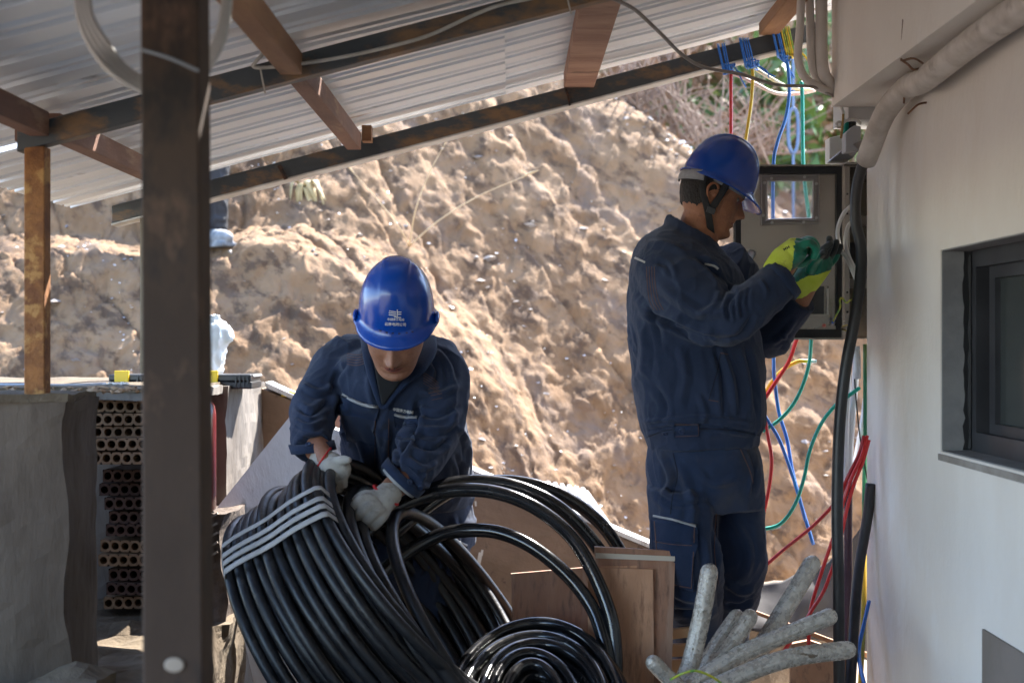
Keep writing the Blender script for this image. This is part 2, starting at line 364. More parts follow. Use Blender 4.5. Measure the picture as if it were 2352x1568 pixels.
tag(obj('sloping_wall', rough_block(-.858, .80, 4.86, 4.96, -.02, 1.1, 40, .006, 23, lambda x, y: np.interp(x, [-.86,-.72,.46,.80], [1.095,1.035,.545,.40])), M_concb), 'brown concrete wall whose pale top slopes down to the right behind the crouching worker', 'wall')
tag(obj('wall_coping', prism([(-.84,4.845,1.095), (-.72,4.845,1.04), (.46,4.845,.55), (.80,4.845,.405), (.80,4.845,.42), (.46,4.845,.566), (-.72,4.845,1.057), (-.84,4.845,1.112)], (0, .135, 0)), M_concw), 'thin pale mortar strip along the sloping wall top', 'coping')
tag(obj('earth_ledge', rough_block(-2.4, -.89, 2.55, 3.2, -.02, .50, 30, .03, 33), mat('dark_soil', (.085,.06,.035), (.15,.115,.075), .95, scale=8, bump=.9, bscale=30)), kind='structure')
tag(obj('earth_shelf', rough_block(-2.2, -.80, 3.2, 4.26, -.02, .48, 30, .02, 43), mat('dark_soil', (.1,.07,.04))), kind='structure')
tag(obj('wall_slab', rough_block(-2.55, -.87, 3.90, 4.268, 1.094, 1.120, 30, .006, 53), M_conc), 'thin concrete slab edge over the hollow bricks, carrying the tool cases', 'slab')
tag(obj('top_dirt', join(rough_block(-2.58, -.998, 3.172, 3.42, 1.119, 1.137, 40, .007, 63), rough_block(-2.55, -.885, 3.895, 4.9, 1.113, 1.124, 40, .006, 64)), mat('dark_soil', (.1,.07,.04))), kind='structure')
# leaning slab beside the coil
T = [W(668,953,4.45), W(493,1172,4.2), W(600,1640,4.05), W(840,1640,4.25), W(812,1000,4.5)]
tag(obj('leaning_slab', prism(T, (.012, .045, .0)), M_concw), 'pale stained concrete slab leaning behind the tied black coil', 'slab')
tag(obj('pink_board', prism([W(755,925,4.72), W(752,1180,4.66), W(830,1180,4.66), W(812,940,4.72)], (0, .012, 0)), mat('pink_board', (.56,.30,.21), (.62,.36,.26), .7, scale=5)), 'pinkish board between the crouching worker arm and body', 'board')

# ---------------------------------------------------------------- building on the right
WX = 1.07
bd = thing('building', (1.6, 2, 0), 'beige plastered house wall with an upper part jutting out and a dark window', 'building')
yw0, yw1, zw0, zw1 = 2.35, 3.55, .976, 1.478    # window opening
rc = .035
def wall_piece(y0, y1, z0, z1): return box(WX, WX+.25, y0, y1, z0, z1)
ring = [(WX, yw1), (WX, 4.32-rc)]+[(WX+rc-rc*math.cos(a), 4.32-rc+rc*math.sin(a)) for a in (.4,.8,1.2,1.57)]+[(4.5, 4.32), (4.5, yw1)]
obj('wall', join(wall_piece(-2.5, yw0, -.02, 2.2), wall_piece(yw0, yw1, -.02, zw0), wall_piece(yw0, yw1, zw1, 2.2),
    prism([(x, y, -.02) for x, y in ring], (0, 0, 2.22))), M_plaster, bd)
obj('upper_storey', box(.935, 4.6, -2.5, 4.16, 1.935, 4.8), M_plaster, bd)
obj('cornice', box(.985, 4.6, 4.164, 4.36, 1.90, 4.8), mat('plaster_grey', (.40,.39,.38), (.46,.45,.44), .85, scale=4, bump=.2), bd)
obj('dado', join(box(WX-.006, WX+.01, 1.6, 3.22, -.02, .60)), M_plasterd, bd)
obj('dado', join(box(WX-.004, WX+.01, 3.232, 4.2, -.02, .012)), M_plasterd, bd)
M_al = mat('window_aluminium', (.05,.05,.056), (.07,.07,.077), .45, .4, scale=6)
M_reveal = mat('window_reveal', (.20,.195,.20), (.27,.265,.26), .85, scale=8, bump=.2)
wf = obj('window', join(box(WX+.075, WX+.115, yw0+.01, yw1-.002, zw1-.045, zw1), box(WX+.075, WX+.115, yw0+.01, yw1-.002, zw0, zw0+.05),
    box(WX+.075, WX+.115, yw1-.04, yw1-.002, zw0+.05, zw1-.045), box(WX+.095, WX+.125, yw1-.12, yw1-.08, zw0+.05, zw1-.045), box(WX+.095, WX+.125, yw0, yw1-.12, zw1-.075, zw1-.045), box(WX+.095, WX+.125, yw0, yw1-.12, zw0+.05, zw0+.075)), M_al, bd)
obj('reveal', join(box(WX+.003, WX+.073, yw1-.004, yw1+.02, zw0+.003, zw1-.003), box(WX+.003, WX+.073, yw0, yw1-.006, zw0-.02, zw0+.003), box(WX+.003, WX+.073, yw0, yw1-.006, zw1-.003, zw1+.02)), M_reveal, wf)
obj('pane', box(WX+.108, WX+.112, yw0, yw1-.12, zw0+.075, zw1-.075), mat('dark_glass', (.04,.046,.044), rough=.12, spec=.6), wf)
obj('sealant', tube([(WX+.072, yw1-.004, zw0+.01+i*.04+random.uniform(-.006,.006)) for i in range(13)], [random.uniform(.004,.009) for _ in range(16)], 6), mat('black_sealant', (.012,.012,.013), rough=.7), wf)
zz_ = np.linspace(zw0+.004, zw1-.004, 26)
obj('black_gap', prism([(WX+.0745, yw1-.007, zz_[0])]+[(WX+.0745, yw1-.007, zz_[-1])]+[(WX+.056+random.uniform(-.004,.004), yw1-.007, z) for z in zz_[::-1]], (0,.002,0)), mat('black_sealant', (.01,.01,.01)), wf)
obj('sill', box(WX-.004, WX+.14, yw0, yw1+.01, zw0-.022, zw0-.006), mat('sill_brown', (.22,.19,.165), (.30,.27,.24), .9, scale=10, bump=.3), wf)
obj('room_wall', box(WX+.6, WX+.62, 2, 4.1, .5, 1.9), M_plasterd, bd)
# big white conduit along the corner
P = tag(obj('drain_pipe', tube([(1.005, 1.4, 1.905), (1.005, 2.4, 1.905), (1.0, 3.0, 1.903), (1.0, 3.45, 1.885), W(2085,200,3.66), W(2032,262,3.82), W(1990,368,3.98)], [.033,.032,.031,.031,.030,.029], 20, 10), mat('pvc_white', (.42,.37,.32), (.58,.53,.48), .45, scale=14, bump=.15, c3=(.22,.18,.15), s3=12, f3=(.6,.72)), smooth=True), 'thick dirty white plastic pipe bending down from under the upper storey', 'pipe')
M_rw = mat('rust_wire', (.13,.07,.04), (.22,.11,.06), .8, scale=30)
for pts in ([(2075,45,3.4), (2072,100,3.42), (2070,140,3.45)], [(2072,140,3.43), (2100,135,3.4), (2130,150,3.4), (2150,135,3.42)], [(2080,190,3.65), (2078,210,3.65), (2076,238,3.66)], [(2085,262,3.66), (2110,240,3.66), (2140,235,3.68)], [(2070,138,3.43), (2085,148,3.41), (2100,160,3.4), (2128,152,3.41)]):
    obj('tie_wire', tube(WA(pts), .0028, 6), M_rw, P)
# three slim conduits down the corner
M_cond = mat('conduit_white', (.60,.54,.48), (.68,.62,.56), .45, scale=8)
for pts, r, lab in (([(1842,-60,4.1), (1838,60,4.1), (1833,130,4.1), (1846,175,4.1), (1880,200,4.12), (1912,212,4.15)], .012, 'slim white conduit on the left, bowing out at the building corner'),
                    ([(1858,-60,4.13), (1862,80,4.13), (1866,150,4.13), (1884,190,4.14), (1912,206,4.16)], .0125, 'slim white conduit in the middle of the three at the building corner'),
                    ([(1886,-60,4.12), (1887,60,4.12), (1887,120,4.12), (1893,170,4.12), (1914,200,4.15)], .0175, 'thickest white conduit of the three at the building corner')):
    tag(obj('conduit', tube(WA(pts), r, 14), M_cond, smooth=True), lab, 'conduit', 'white conduits at the building corner')
# ---------------------------------------------------------------- people
def fuse(vfs, voxel, it=6, fac=.5):
    V, Fc = join(*vfs); me = bpy.data.meshes.new('tmp'); me.from_pydata([tuple(v) for v in V], [], Fc); me.validate()
    o = bpy.data.objects.new('tmp', me); C.objects.link(o)
    m = o.modifiers.new('r', 'REMESH'); m.mode = 'VOXEL'; m.voxel_size = voxel
    if it: s = o.modifiers.new('s', 'SMOOTH'); s.iterations = it; s.factor = fac
    e = o.evaluated_get(bpy.context.evaluated_depsgraph_get()); em = e.to_mesh()
    V = np.empty(len(em.vertices)*3); em.vertices.foreach_get('co', V); V = V.reshape(-1, 3)
    Fc = [tuple(p.vertices) for p in em.polygons]
    e.to_mesh_clear(); bpy.data.objects.remove(o); bpy.data.meshes.remove(me)
    return V, Fc
def normals(V, Fc):
    N = np.zeros_like(V); A = np.array([f[:4] if len(f) > 3 else (f[0], f[1], f[2], f[2]) for f in Fc])
    n = np.cross(V[A[:,2]]-V[A[:,0]], V[A[:,3]]-V[A[:,1]])
    for k in range(4): np.add.at(N, A[:,k], n)
    return N/(np.linalg.norm(N, axis=1)[:,None]+1e-12)
def proj(V): return np.c_[1176+V[:,0]/V[:,1]*F, 784-(V[:,2]-CZ)/V[:,1]*F]
def strokes(vf, ST):   # folds, creases and seams pressed into the cloth, each as a line of a given width
    V, Fc = vf; N = normals(V, Fc); P = proj(V); D = np.zeros(len(V)); face = np.clip(-N[:,1]*3+.6, 0, 1)
    for pts, wd, amp in ST:
        Q = np.array([q for q in spline([(a, b, 0) for a, b in pts], 6)])[:, :2]
        best = np.full(len(V), 1e9); tt = np.zeros(len(V)); n = len(Q)-1
        m0 = Q.min(0)-4*wd; m1 = Q.max(0)+4*wd
        sel = np.where((P > m0).all(1) & (P < m1).all(1))[0]; p = P[sel]; b = np.full(len(sel), 1e9); t_ = np.zeros(len(sel))
        for i in range(n):
            a = Q[i]; d = Q[i+1]-a; t = np.clip(((p-a)@d)/(d@d+1e-9), 0, 1); q = np.linalg.norm(p-a-t[:,None]*d, axis=1)
            k = q < b; b[k] = q[k]; t_[k] = (i+t[k])/n
        fade = np.clip(4*t_*(1-t_)*1.6, 0, 1) if wd > 3 else 1
        if amp < 0: D[sel] += 1.5*amp*fade*(np.exp(-b/(.5*wd))-.55*np.exp(-((b-1.5*wd)/(.8*wd))**2)*(wd > 3))
        else: D[sel] += 1.6*amp*fade*(np.exp(-(b/(.8*wd))**2)-.5*np.exp(-np.abs(b-1.6*wd)/(.45*wd))*(wd > 3))
    return V+N*(D*face)[:,None], Fc
def crumple(vf, amp=.004, sc=9, seed=1, st=(1, 1, 1)):
    V, Fc = vf; N = normals(V, Fc); q = V*np.array(st)*sc; q = q+.6*np.c_[vn(q*.6, seed), vn(q*.6+5, seed), vn(q*.6+9, seed)]
    r = 1-np.abs(fbm(q, 2, seed)*1.4); r = r*r
    q2 = q*2.6+3; r2 = (1-np.abs(fbm(q2, 2, seed+8)*1.3))**3
    return V+N*((r-.5)*amp+(r2-.3)*amp*.42+.2*amp*fbm(V*30, 2, seed+3))[:,None], Fc
def loft(sl, seg=36, e=2.3):   # slices (u, v, d, half width px, half depth m, tilt deg)
    V = []; Fc = []
    Q = spline([s[:3] for s in sl], 4); R = spline([(s[3], s[4], s[5] if len(s) > 5 else 0) for s in sl], 4)
    for (u, v, d), (hw, hd, ti) in zip(Q, R):
        c = W(u, v, d); a = Vector((math.cos(math.radians(ti)), 0, math.sin(math.radians(ti))))*px(hw, d); b = Vector((0, hd, 0))
        for k in range(seg):
            t = 2*math.pi*k/seg; cx, sy = math.cos(t), math.sin(t)
            V.append(c+a*(abs(cx)**(2/e)*(1 if cx > 0 else -1))+b*(abs(sy)**(2/e)*(1 if sy > 0 else -1)))
    n = len(Q)
    for i in range(n-1):
        for k in range(seg): l = (k+1) % seg; Fc.append((i*seg+k, i*seg+l, (i+1)*seg+l, (i+1)*seg+k))
    Fc.append(tuple(range(seg))[::-1]); Fc.append(tuple((n-1)*seg+k for k in range(seg)))
    return V, Fc
def ball(c, r, s=(1, 1, 1), M=None, seg=20):
    V = []; Fc = []; n = seg//2
    for i in range(1, n):
        for k in range(seg):
            a = math.pi*i/n; b = 2*math.pi*k/seg
            V.append(Vector((r*s[0]*math.sin(a)*math.cos(b), r*s[1]*math.sin(a)*math.sin(b), r*s[2]*math.cos(a))))
    for i in range(n-2):
        for k in range(seg): l = (k+1) % seg; Fc.append((i*seg+k, (i+1)*seg+k, (i+1)*seg+l, i*seg+l))
    Fc.append(tuple(range(seg))); Fc.append(tuple((n-2)*seg+k for k in range(seg))[::-1])
    T = Matrix.Translation(Vector(c)) @ (M if M else Matrix())
    return [T @ v for v in V], Fc
def limb(pts, r, seg=18, n=6): return tube(WA(pts), r, seg, n)
def bead(pts, r, seg=12, n=4):   # tube with round ends
    P = WA(pts); return join(tube(P, r, seg, n), ball(P[0], r[0] if isinstance(r, list) else r, seg=12), ball(P[-1], r[-1] if isinstance(r, list) else r, seg=12))
# ---- head in its own frame: x forward, y to its left, z up, origin between the ears
HZ = [-.118,-.105,-.092,-.08,-.07,-.06,-.052,-.044,-.035,-.02,0,.02,.04,.06,.08,.1,.114,.122]
HF = [.040,.074,.089,.090,.086,.088,.087,.0885,.088,.086,.085,.087,.093,.093,.085,.066,.040,.005]
HB = [q*.87 for q in [.0,-.01,-.02,-.035,-.05,-.062,-.07,-.076,-.082,-.09,-.097,-.1,-.102,-.1,-.092,-.072,-.045,-.005]]
HW = [.022,.034,.044,.051,.055,.058,.061,.064,.067,.070,.072,.074,.076,.076,.071,.056,.034,.005]
def head_mesh(fat=1.0):
    nz, na = 150, 150; zs = np.linspace(-.117, .1215, nz); a = np.linspace(0, 2*np.pi, na, endpoint=False)
    f = np.interp(zs, HZ, HF); b = np.interp(zs, HZ, HB); hw = np.interp(zs, HZ, HW)*fat
    k = np.ones(7)/7
    f = np.convolve(np.pad(f, 3, 'edge'), k, 'valid'); b = np.convolve(np.pad(b, 3, 'edge'), k, 'valid'); hw = np.convolve(np.pad(hw, 3, 'edge'), k, 'valid')
    Zg = np.repeat(zs[:,None], na, 1); ca = np.cos(a)[None]; sa = np.sin(a)[None]
    xc = (b+(f-b)*.42)[:,None]
    rx = np.where(ca > 0, f[:,None]-xc, xc-b[:,None])
    X = xc+rx*np.sign(ca)*np.abs(ca)**(.86); Y = hw[:,None]*np.sign(sa)*np.abs(sa)**.9
    fr = np.clip(ca*1.6, 0, 1)
    def g(y0, z0, sy, sz, amp): 
        global_ = amp*np.exp(-((np.abs(Y)-y0)/sy)**2-((Zg-z0)/sz)**2)*fr; return global_
    nose = np.interp(Zg, [-.042,-.034,-.027,-.018,0,.018,.034], [0,.012,.029,.031,.017,.006,0])*np.exp(-(Y/np.interp(Zg, [-.035,-.02,.02], [.0155,.0125,.0095]))**2)*fr
    X = X+nose+g(.0135,-.027,.006,.007,.010)
    X = X+g(.032,.014,.016,.011,-.009)+g(.031,.012,.012,.008,.005)+g(.028,.034,.022,.008,.006)+g(.048,-.012,.018,.016,.004)
    X = X+g(0,-.0455,.02,.0048,.006)+g(0,-.0585,.017,.0052,.0065)-g(0,-.0517,.024,.0017,.005)-g(0,-.070,.02,.006,.004)+g(0,-.088,.02,.012,.004)
    X = X-g(.03,-.05,.012,.02,.003)+g(.024,-.03,.004,.012,-.002)
    V = np.c_[X.ravel(), Y.ravel(), Zg.ravel()]; i = np.arange(nz*na).reshape(nz, na); j = np.roll(i, -1, 1)
    Fq = np.stack([i[:-1].ravel(), j[:-1].ravel(), j[1:].ravel(), i[1:].ravel()], 1).tolist()
    Fq.append(i[0].tolist()[::-1]); Fq.append(i[-1].tolist())
    parts = [([Vector(v) for v in V], Fq)]
    for s in (1, -1):
        rim = [(-.004,s*.070,-.026), (-.012,s*.078,-.02), (-.022,s*.085,-.002), (-.024,s*.088,.014), (-.014,s*.086,.027), (0,s*.080,.027), (.008,s*.075,.016)]
        parts += [tube(rim, [.0058,.0045,.0042,.0042,.0042,.004,.0035], 10, 5), ball((-.006, s*.072, -.018), .008, (.9,.6,1.2)), ball((-.008, s*.070, .004), .022, (.85,.3,1.15)), ball((.005,s*.074,-.002), .005)]
    return join(*parts)
def frame(c, yaw, pitch, roll=0, scale=1):
    # yaw: 0 faces +x, -90 faces the camera; pitch > 0 looks down
    return Matrix.Translation(Vector(c)) @ Matrix.Rotation(math.radians(yaw), 4, 'Z') @ Matrix.Rotation(math.radians(pitch), 4, 'Y') @ Matrix.Rotation(math.radians(roll), 4, 'X') @ Matrix.Scale(scale, 4)
def helmet_shell(a=.118, b=.1, h=.14, peak=.04):
    na, nr = 120, 60; V = []; Fq = []
    def sk(t, r):   # t angle, r 0 (rim) .. 1 (top)
        ph = r*math.pi/2; cr = math.cos(ph)**.86; z = h*math.sin(ph)**.93
        x = a*cr*math.cos(t); y = b*cr*math.sin(t)
        rib = 0
        for yc in (-.034, .034): rib += .0035*math.exp(-((y-yc)/.0042)**2)
        s = math.sin(ph)
        z += rib*min(1, max(0, (s-.35)*5))*(1 if x > -.085 else .3)
        if abs(y) < .034: z += .004*min(1, max(0, (s-.4)*4))*(1-math.exp(-((abs(y)-.034)/.004)**2))
        return x, y, z
    prof = [('o', 0, -.010, .010), ('o', 0, -.006, .004)]
    rows = []
    def rim(t, ext, dz):
        fr = max(0, math.cos(t)); pk = peak*(fr**1.6)*ext
        side = .004+.007*math.exp(-((abs(math.sin(t))-1)/.06)**2)
        q = a/math.sqrt(math.cos(t)**2+(a/b*math.sin(t))**2)
        r = q+(side+.003)*ext+pk
        return (r*math.cos(t), r*math.sin(t), dz-.016*ext*fr**2*1.0+.004*ext*math.exp(-((math.cos(t)+1)/.3)**2))
    for e, dz in ((1.0, -.010), (.8, -.0065), (.5, -.002), (.2, .002)):
        rows.append([rim(2*math.pi*k/na, e, dz) for k in range(na)])
    for i in range(nr):
        r = .02+.978*i/(nr-1); rows.append([sk(2*math.pi*k/na, r) for k in range(na)])
    rows[4] = [((x1+x2)/2, (y1+y2)/2, (z1+z2)/2) for (x1,y1,z1), (x2,y2,z2) in zip(rows[3], rows[5])]
    V = [p for r in rows for p in r]
    for i in range(len(rows)-1):
        for k in range(na): l = (k+1) % na; Fq.append((i*na+k, i*na+l, (i+1)*na+l, (i+1)*na+k))
    Fq.append(tuple((len(rows)-1)*na+k for k in range(na)))
    return V, Fq
M_skin = mat('skin', (.28,.115,.056), (.36,.155,.08), .42, scale=26, bump=.35, bscale=210, c3=(.20,.08,.042), s3=36, f3=(.56,.72), sss=.12, spec=.4)
M_skin2 = mat('skin_light', (.27,.12,.068), (.35,.165,.098), .45, scale=26, bump=.35, bscale=210, c3=(.20,.085,.055), s3=38, f3=(.56,.72), sss=.12, spec=.4)
M_lip = mat('lips', (.20,.055,.04), (.26,.08,.055), .45, scale=30)
M_hair = mat('black_hair', (.010,.008,.007), (.022,.017,.014), .6, scale=60, bump=.8, bscale=220, stretch=(1,1,.3))
M_blue = mat('helmet_blue', (.002,.050,.31), (.003,.062,.36), .25, scale=4, coat=.3, spec=.5, c3=(.02,.05,.16), s3=30, f3=(.70,.76), bump=.02)
M_cloth = mat('navy_cloth', (.014,.024,.053), (.021,.032,.065), .85, scale=7, bump=.4, bscale=420, sheen=.12, c3=(.035,.045,.07), s3=7, f3=(.60,.90), spec=.25)
M_clothd = mat('navy_trim', (.010,.020,.050), (.016,.028,.062), .85, scale=9, bump=.3, bscale=400, sheen=.1, spec=.25)
M_seam = mat('stitch_brown', (.12,.065,.05), (.09,.05,.045), .9, scale=90)
M_refl = mat('grey_piping', (.30,.29,.28), (.36,.35,.34), .5, scale=20)
M_blk = mat('black_strap', (.010,.010,.011), (.02,.02,.02), .7, scale=40, bump=.3, bscale=300)
M_tee = mat('black_shirt', (.006,.006,.007), rough=.9)
M_btn = mat('button_navy', (.015,.03,.07), rough=.3)
class Surf:   # casts lines of sight onto a finished part, so trim sits on it
    def __init__(s, *objs):
        V = []; Fc = []; n = 0
        for o in objs:
            l = np.array(wloc(o)); me = o.data; v = np.empty(len(me.vertices)*3); me.vertices.foreach_get('co', v); v = v.reshape(-1,3)+l
            V += v.tolist(); Fc += [[i+n for i in p.vertices] for p in me.polygons]; n += len(v)
        s.t = BVHTree.FromPolygons(V, Fc)
    def at(s, u, v, lift=.001):
        o = Vector((0, 0, CZ)); d = (W(u, v, 1)-o).normalized(); h = s.t.ray_cast(o, d)
        if h[0] is None: return None, None
        n = h[1] if h[1].dot(d) < 0 else -h[1]
        return h[0]+n*lift, n
    def strip(s, pts, wpx, lift=.0012, th=.001, n=10):
        V = []; Fc = []
        Q = [q for q in spline([(a, b, 0) for a, b in pts], n)]
        rows = 0
        for i, q in enumerate(Q):
            p = Q[min(i+1, len(Q)-1)]-Q[max(i-1, 0)]; t = np.array([-p[1], p[0]])/(np.hypot(p[0], p[1])+1e-9)
            r = []
            for k in (-.5, 0, .5):
                c, nn = s.at(q[0]+t[0]*wpx*k, q[1]+t[1]*wpx*k, lift)
                if c is None: break
                r.append((c, nn))
            if len(r) < 3: continue
            V += [c+nn*th for c, nn in r]+[c-nn*.002 for c, nn in r]; rows += 1
        for i in range(rows-1):
            b = i*6; e = b+6
            Fc += [(b, b+1, e+1, e), (b+1, b+2, e+2, e+1), (b+3, e+3, e+4, b+4), (b+4, e+4, e+5, b+5), (b, e, e+3, b+3), (b+2, b+5, e+5, e+2)]
        return V, Fc
    def patch(s, quad, lift=.001, th=.0022, n=12):   # raised patch over a quad of the view
        V = []; a, b, c, d = [np.array(q, float) for q in quad]
        for top in (1, 0):
            for i in range(n+1):
                for j in range(n+1):
                    x, y = i/n, j/n; q = (a*(1-x)+b*x)*(1-y)+(d*(1-x)+c*x)*y
                    p, nn = s.at(q[0], q[1], lift)
                    if p is None: return None
                    V.append(p+nn*th if top else p-nn*.003)
        m = (n+1)**2; Fc = []
        for i in range(n):
            for j in range(n):
                k = i*(n+1)+j; Fc += [(k, k+1, k+n+2, k+n+1), (m+k, m+k+n+1, m+k+n+2, m+k+1)]
        e = [i for i in range(n+1)]+[i*(n+1)+n for i in range(1, n+1)]+[n*(n+1)+n-i for i in range(1, n+1)]+[(n-i)*(n+1) for i in range(1, n)]
        for i in range(len(e)): p, q = e[i], e[(i+1) % len(e)]; Fc.append((p, q, m+q, m+p))
        return V, Fc
    def button(s, u, v, r=.007):
        p, nn = s.at(u, v, 0)
        if p is None: return None
        M = nn.to_track_quat('Z', 'Y').to_matrix().to_4x4()
        return lathe([(0,.0005), (r*.5,.0008), (r*.75,.0028), (r,.0022), (r,-.002)], p, 16, M)
    def text(s, body, u, v, h, ang=0, stretch=1, lift=.0006, tilt=0):   # writing laid on the surface
        cu = bpy.data.curves.new('t', 'FONT'); cu.body = body; cu.size = 1; cu.align_x = 'CENTER'; cu.offset = .012; cu.resolution_u = 2
        o = bpy.data.objects.new('t', cu); C.objects.link(o)
        e = o.evaluated_get(bpy.context.evaluated_depsgraph_get()); me = e.to_mesh()
        V = [v.co.copy() for v in me.vertices]; Fc = [tuple(p.vertices) for p in me.polygons]; e.to_mesh_clear(); bpy.data.objects.remove(o)
        ca, sa = math.cos(math.radians(ang)), math.sin(math.radians(ang)); out = []
        for c in V:
            x, y = c.x*h*stretch, c.y*h
            p, nn = s.at(u+x*ca+y*sa, v-y*ca+x*sa, lift)
            if p is None: return None
            out.append(p)
        return out, Fc
def put(name, vf, m, parent, smooth=True):
    if vf is None or not len(vf[0]): print('SKIP', name); return None
    return obj(name, vf, m, parent, smooth)
def paint_faces(o, fn):
    me = o.data; l = np.array(wloc(o)); n = len(me.polygons); c = np.empty(n*3); me.polygons.foreach_get('center', c); c = c.reshape(-1,3)+l
    me.polygons.foreach_set('material_index', fn(c).astype(np.int32)); me.update()
def face_bits(p, M, body, eye=True):
    put('eyebrow', xf(tube([(.096,.016,.034), (.0955,.03,.039), (.086,.046,.036)], [.0018,.0028,.0015], 8, 6, flat=.6), M), M_hair, p)
    put('eyebrow', xf(tube([(.096,-.016,.034), (.0955,-.03,.039), (.086,-.046,.036)], [.0018,.0028,.0015], 8, 6, flat=.6), M), M_hair, p)
    for s in (1, -1):
        e = put('eye', xf(ball((.0685, s*.031, .0145), .0098), M), mat('eye_white', (.22,.19,.17), rough=.3), p)
        put('iris', xf(ball((.0738, s*.0312, .0132), .0056, (1.05,1,1)), M), mat('iris_dark', (.012,.008,.006), rough=.1), e)
        put('eyelid', xf(tube([(.0845,s*.0185,.0125), (.0895,s*.025,.0205), (.0885,s*.034,.0215), (.0805,s*.0445,.0145)], [.0016,.0026,.0026,.0015], 8, 6), M), M_skin, p)
def hard_hat(p, M, **k):
    vf = helmet_shell(**k)
    h = obj('hard_hat', xf(vf, M), M_blue, p, True); m = h.modifiers.new('s', 'SOLIDIFY'); m.thickness = .003; m.offset = -1
    put('suspension_band', xf(tube([(.085*math.cos(t), .078*math.sin(t), -.002) for t in np.linspace(0, 2*math.pi, 24, endpoint=False)], .0022, 8, 3, True, flat=5, up=(0,0,1)), M), mat('band_grey', (.22,.23,.24), rough=.6), h)
    return h

# ================================================================ worker at the box
P1 = thing('person', W(1610, 1805, 4.0), 'worker standing in profile in navy uniform and blue hard hat, wearing green and yellow gloves', 'worker', 'workers')
H1 = frame(W(1630, 452, 4.0), 2, 20, 0, .98)
neck1 = limb([(1592,610,4.0), (1598,555,4.0), (1612,500,4.0), (1622,460,4.0)], [.07,.062,.055,.05], 24)
core1 = [loft([(1592,585,4.0,45,.06), (1595,660,4.0,90,.12), (1605,800,4.0,105,.12), (1612,1000,4.0,95,.11), (1615,1120,4.02,80,.09)])]
arm1 = [limb([(1545,620,3.9), (1610,700,3.82), (1675,728,3.76), (1750,668,3.735), (1790,630,3.745), (1815,592,3.77)], [.05,.045,.04,.036,.03,.028]),
        limb([(1650,620,4.1), (1730,720,4.18), (1765,770,4.17), (1818,712,4.11), (1848,665,4.08), (1875,615,4.06)], [.05,.045,.04,.036,.031,.026])]
leg1 = [limb([(1600,1100,3.98), (1572,1200,3.95), (1575,1290,3.94), (1592,1370,3.96), (1598,1440,4.0), (1600,1560,4.04), (1602,1740,4.06)], [.04,.045,.045,.04,.035,.033,.03]), limb([(1650,1100,4.04), (1694,1200,4.09), (1694,1290,4.09), (1682,1370,4.13), (1668,1430,4.17), (1664,1560,4.2), (1660,1720,4.22)], [.04,.045,.045,.038,.035,.033,.03])]
bv = fuse([xf(head_mesh(), H1), neck1]+core1+arm1+leg1, .003, 3, .4)
body1 = obj('body', bv, [M_skin, M_lip], P1, True)
Hi = H1.inverted()
def lips(M):
    Mi = np.array(M.inverted())
    def fn(c):
        q = np.c_[c, np.ones(len(c))] @ Mi.T
        return ((np.abs(q[:,2]+.0525) < .0088*(1-(np.abs(q[:,1])/.026)**2)) & (np.abs(q[:,1]) < .026) & (q[:,0] > .078))*1
    return fn
paint_faces(body1, lips(H1)); face_bits(P1, H1, body1)
# hair: a close cap over the back and the temples
def hair(M, name, p):
    V = []; Fq = []; V0, F0 = head_mesh()
    V0 = np.array([tuple(v) for v in V0[:150*150]])
    k = np.array([1.055, 1.05, 1.03]); V1 = V0*k+np.c_[V0[:,0]*0-.001, V0[:,0]*0, V0[:,0]*0]
    hl = np.where(V1[:,0] < -.03, -.045+.0*V1[:,0], np.interp(V1[:,0], [-.03,.0,.03,.06,.08], [-.045,.012,.02,.05,.07]))
    hl = hl+.004*vn(V1*180, 5)
    keep = (V1[:,2] > hl) & (V1[:,2] < .082)
    Fk = [f for f in F0[:149*150] if all(keep[i] for i in f)]
    V1 = V1+.0012*np.c_[vn(V1*300, 1), vn(V1*300, 2), vn(V1*300, 3)]
    o = put(name, xf(([Vector(v) for v in V1], Fk), M), M_hair, p)
    return o
hair(H1, 'hair', P1)
hat1 = hard_hat(P1, frame(W(1648, 422, 4.0), 3, 24.5, 0, 1.0), a=.107, b=.1, h=.140, peak=.034)
fl = lambda pts: [H1 @ Vector(p) for p in pts]
st = obj('chin_strap', join(tube(fl([(-.045,-.088,.045), (-.036,-.084,.0), (-.006,-.080,-.045), (.010,-.069,-.068), (.03,-.05,-.098), (.05,-.01,-.118)]), .0095, 8, 8, flat=.16, up=H1.to_3x3() @ Vector((0,1,.3))),
    tube(fl([(.022,-.084,.055), (.020,-.083,.02), (.012,-.080,-.02), (.004,-.076,-.05)]), .0095, 8, 8, flat=.16, up=H1.to_3x3() @ Vector((0,1,0))),
    tube(fl([(.05,-.01,-.118), (.062,-.012,-.135), (.075,-.012,-.150)]), .006, 8, 6, flat=.3)), M_blk, P1, True)
obj('buckle', xf(join(box(-.006,.018,-.086,-.078,-.056,-.040)), H1), mat('buckle_grey', (.05,.052,.055), rough=.4), st)
obj('headband', join(tube(fl([(-.095,.03,.028), (-.102,-.01,.028), (-.094,-.05,.03), (-.07,-.078,.034), (-.045,-.088,.038)]), .0035, 8, 6, flat=4.2, up=H1.to_3x3() @ Vector((0,0,1)))), mat('band_light', (.30,.31,.31), (.24,.24,.25), .6, scale=60), P1, True)
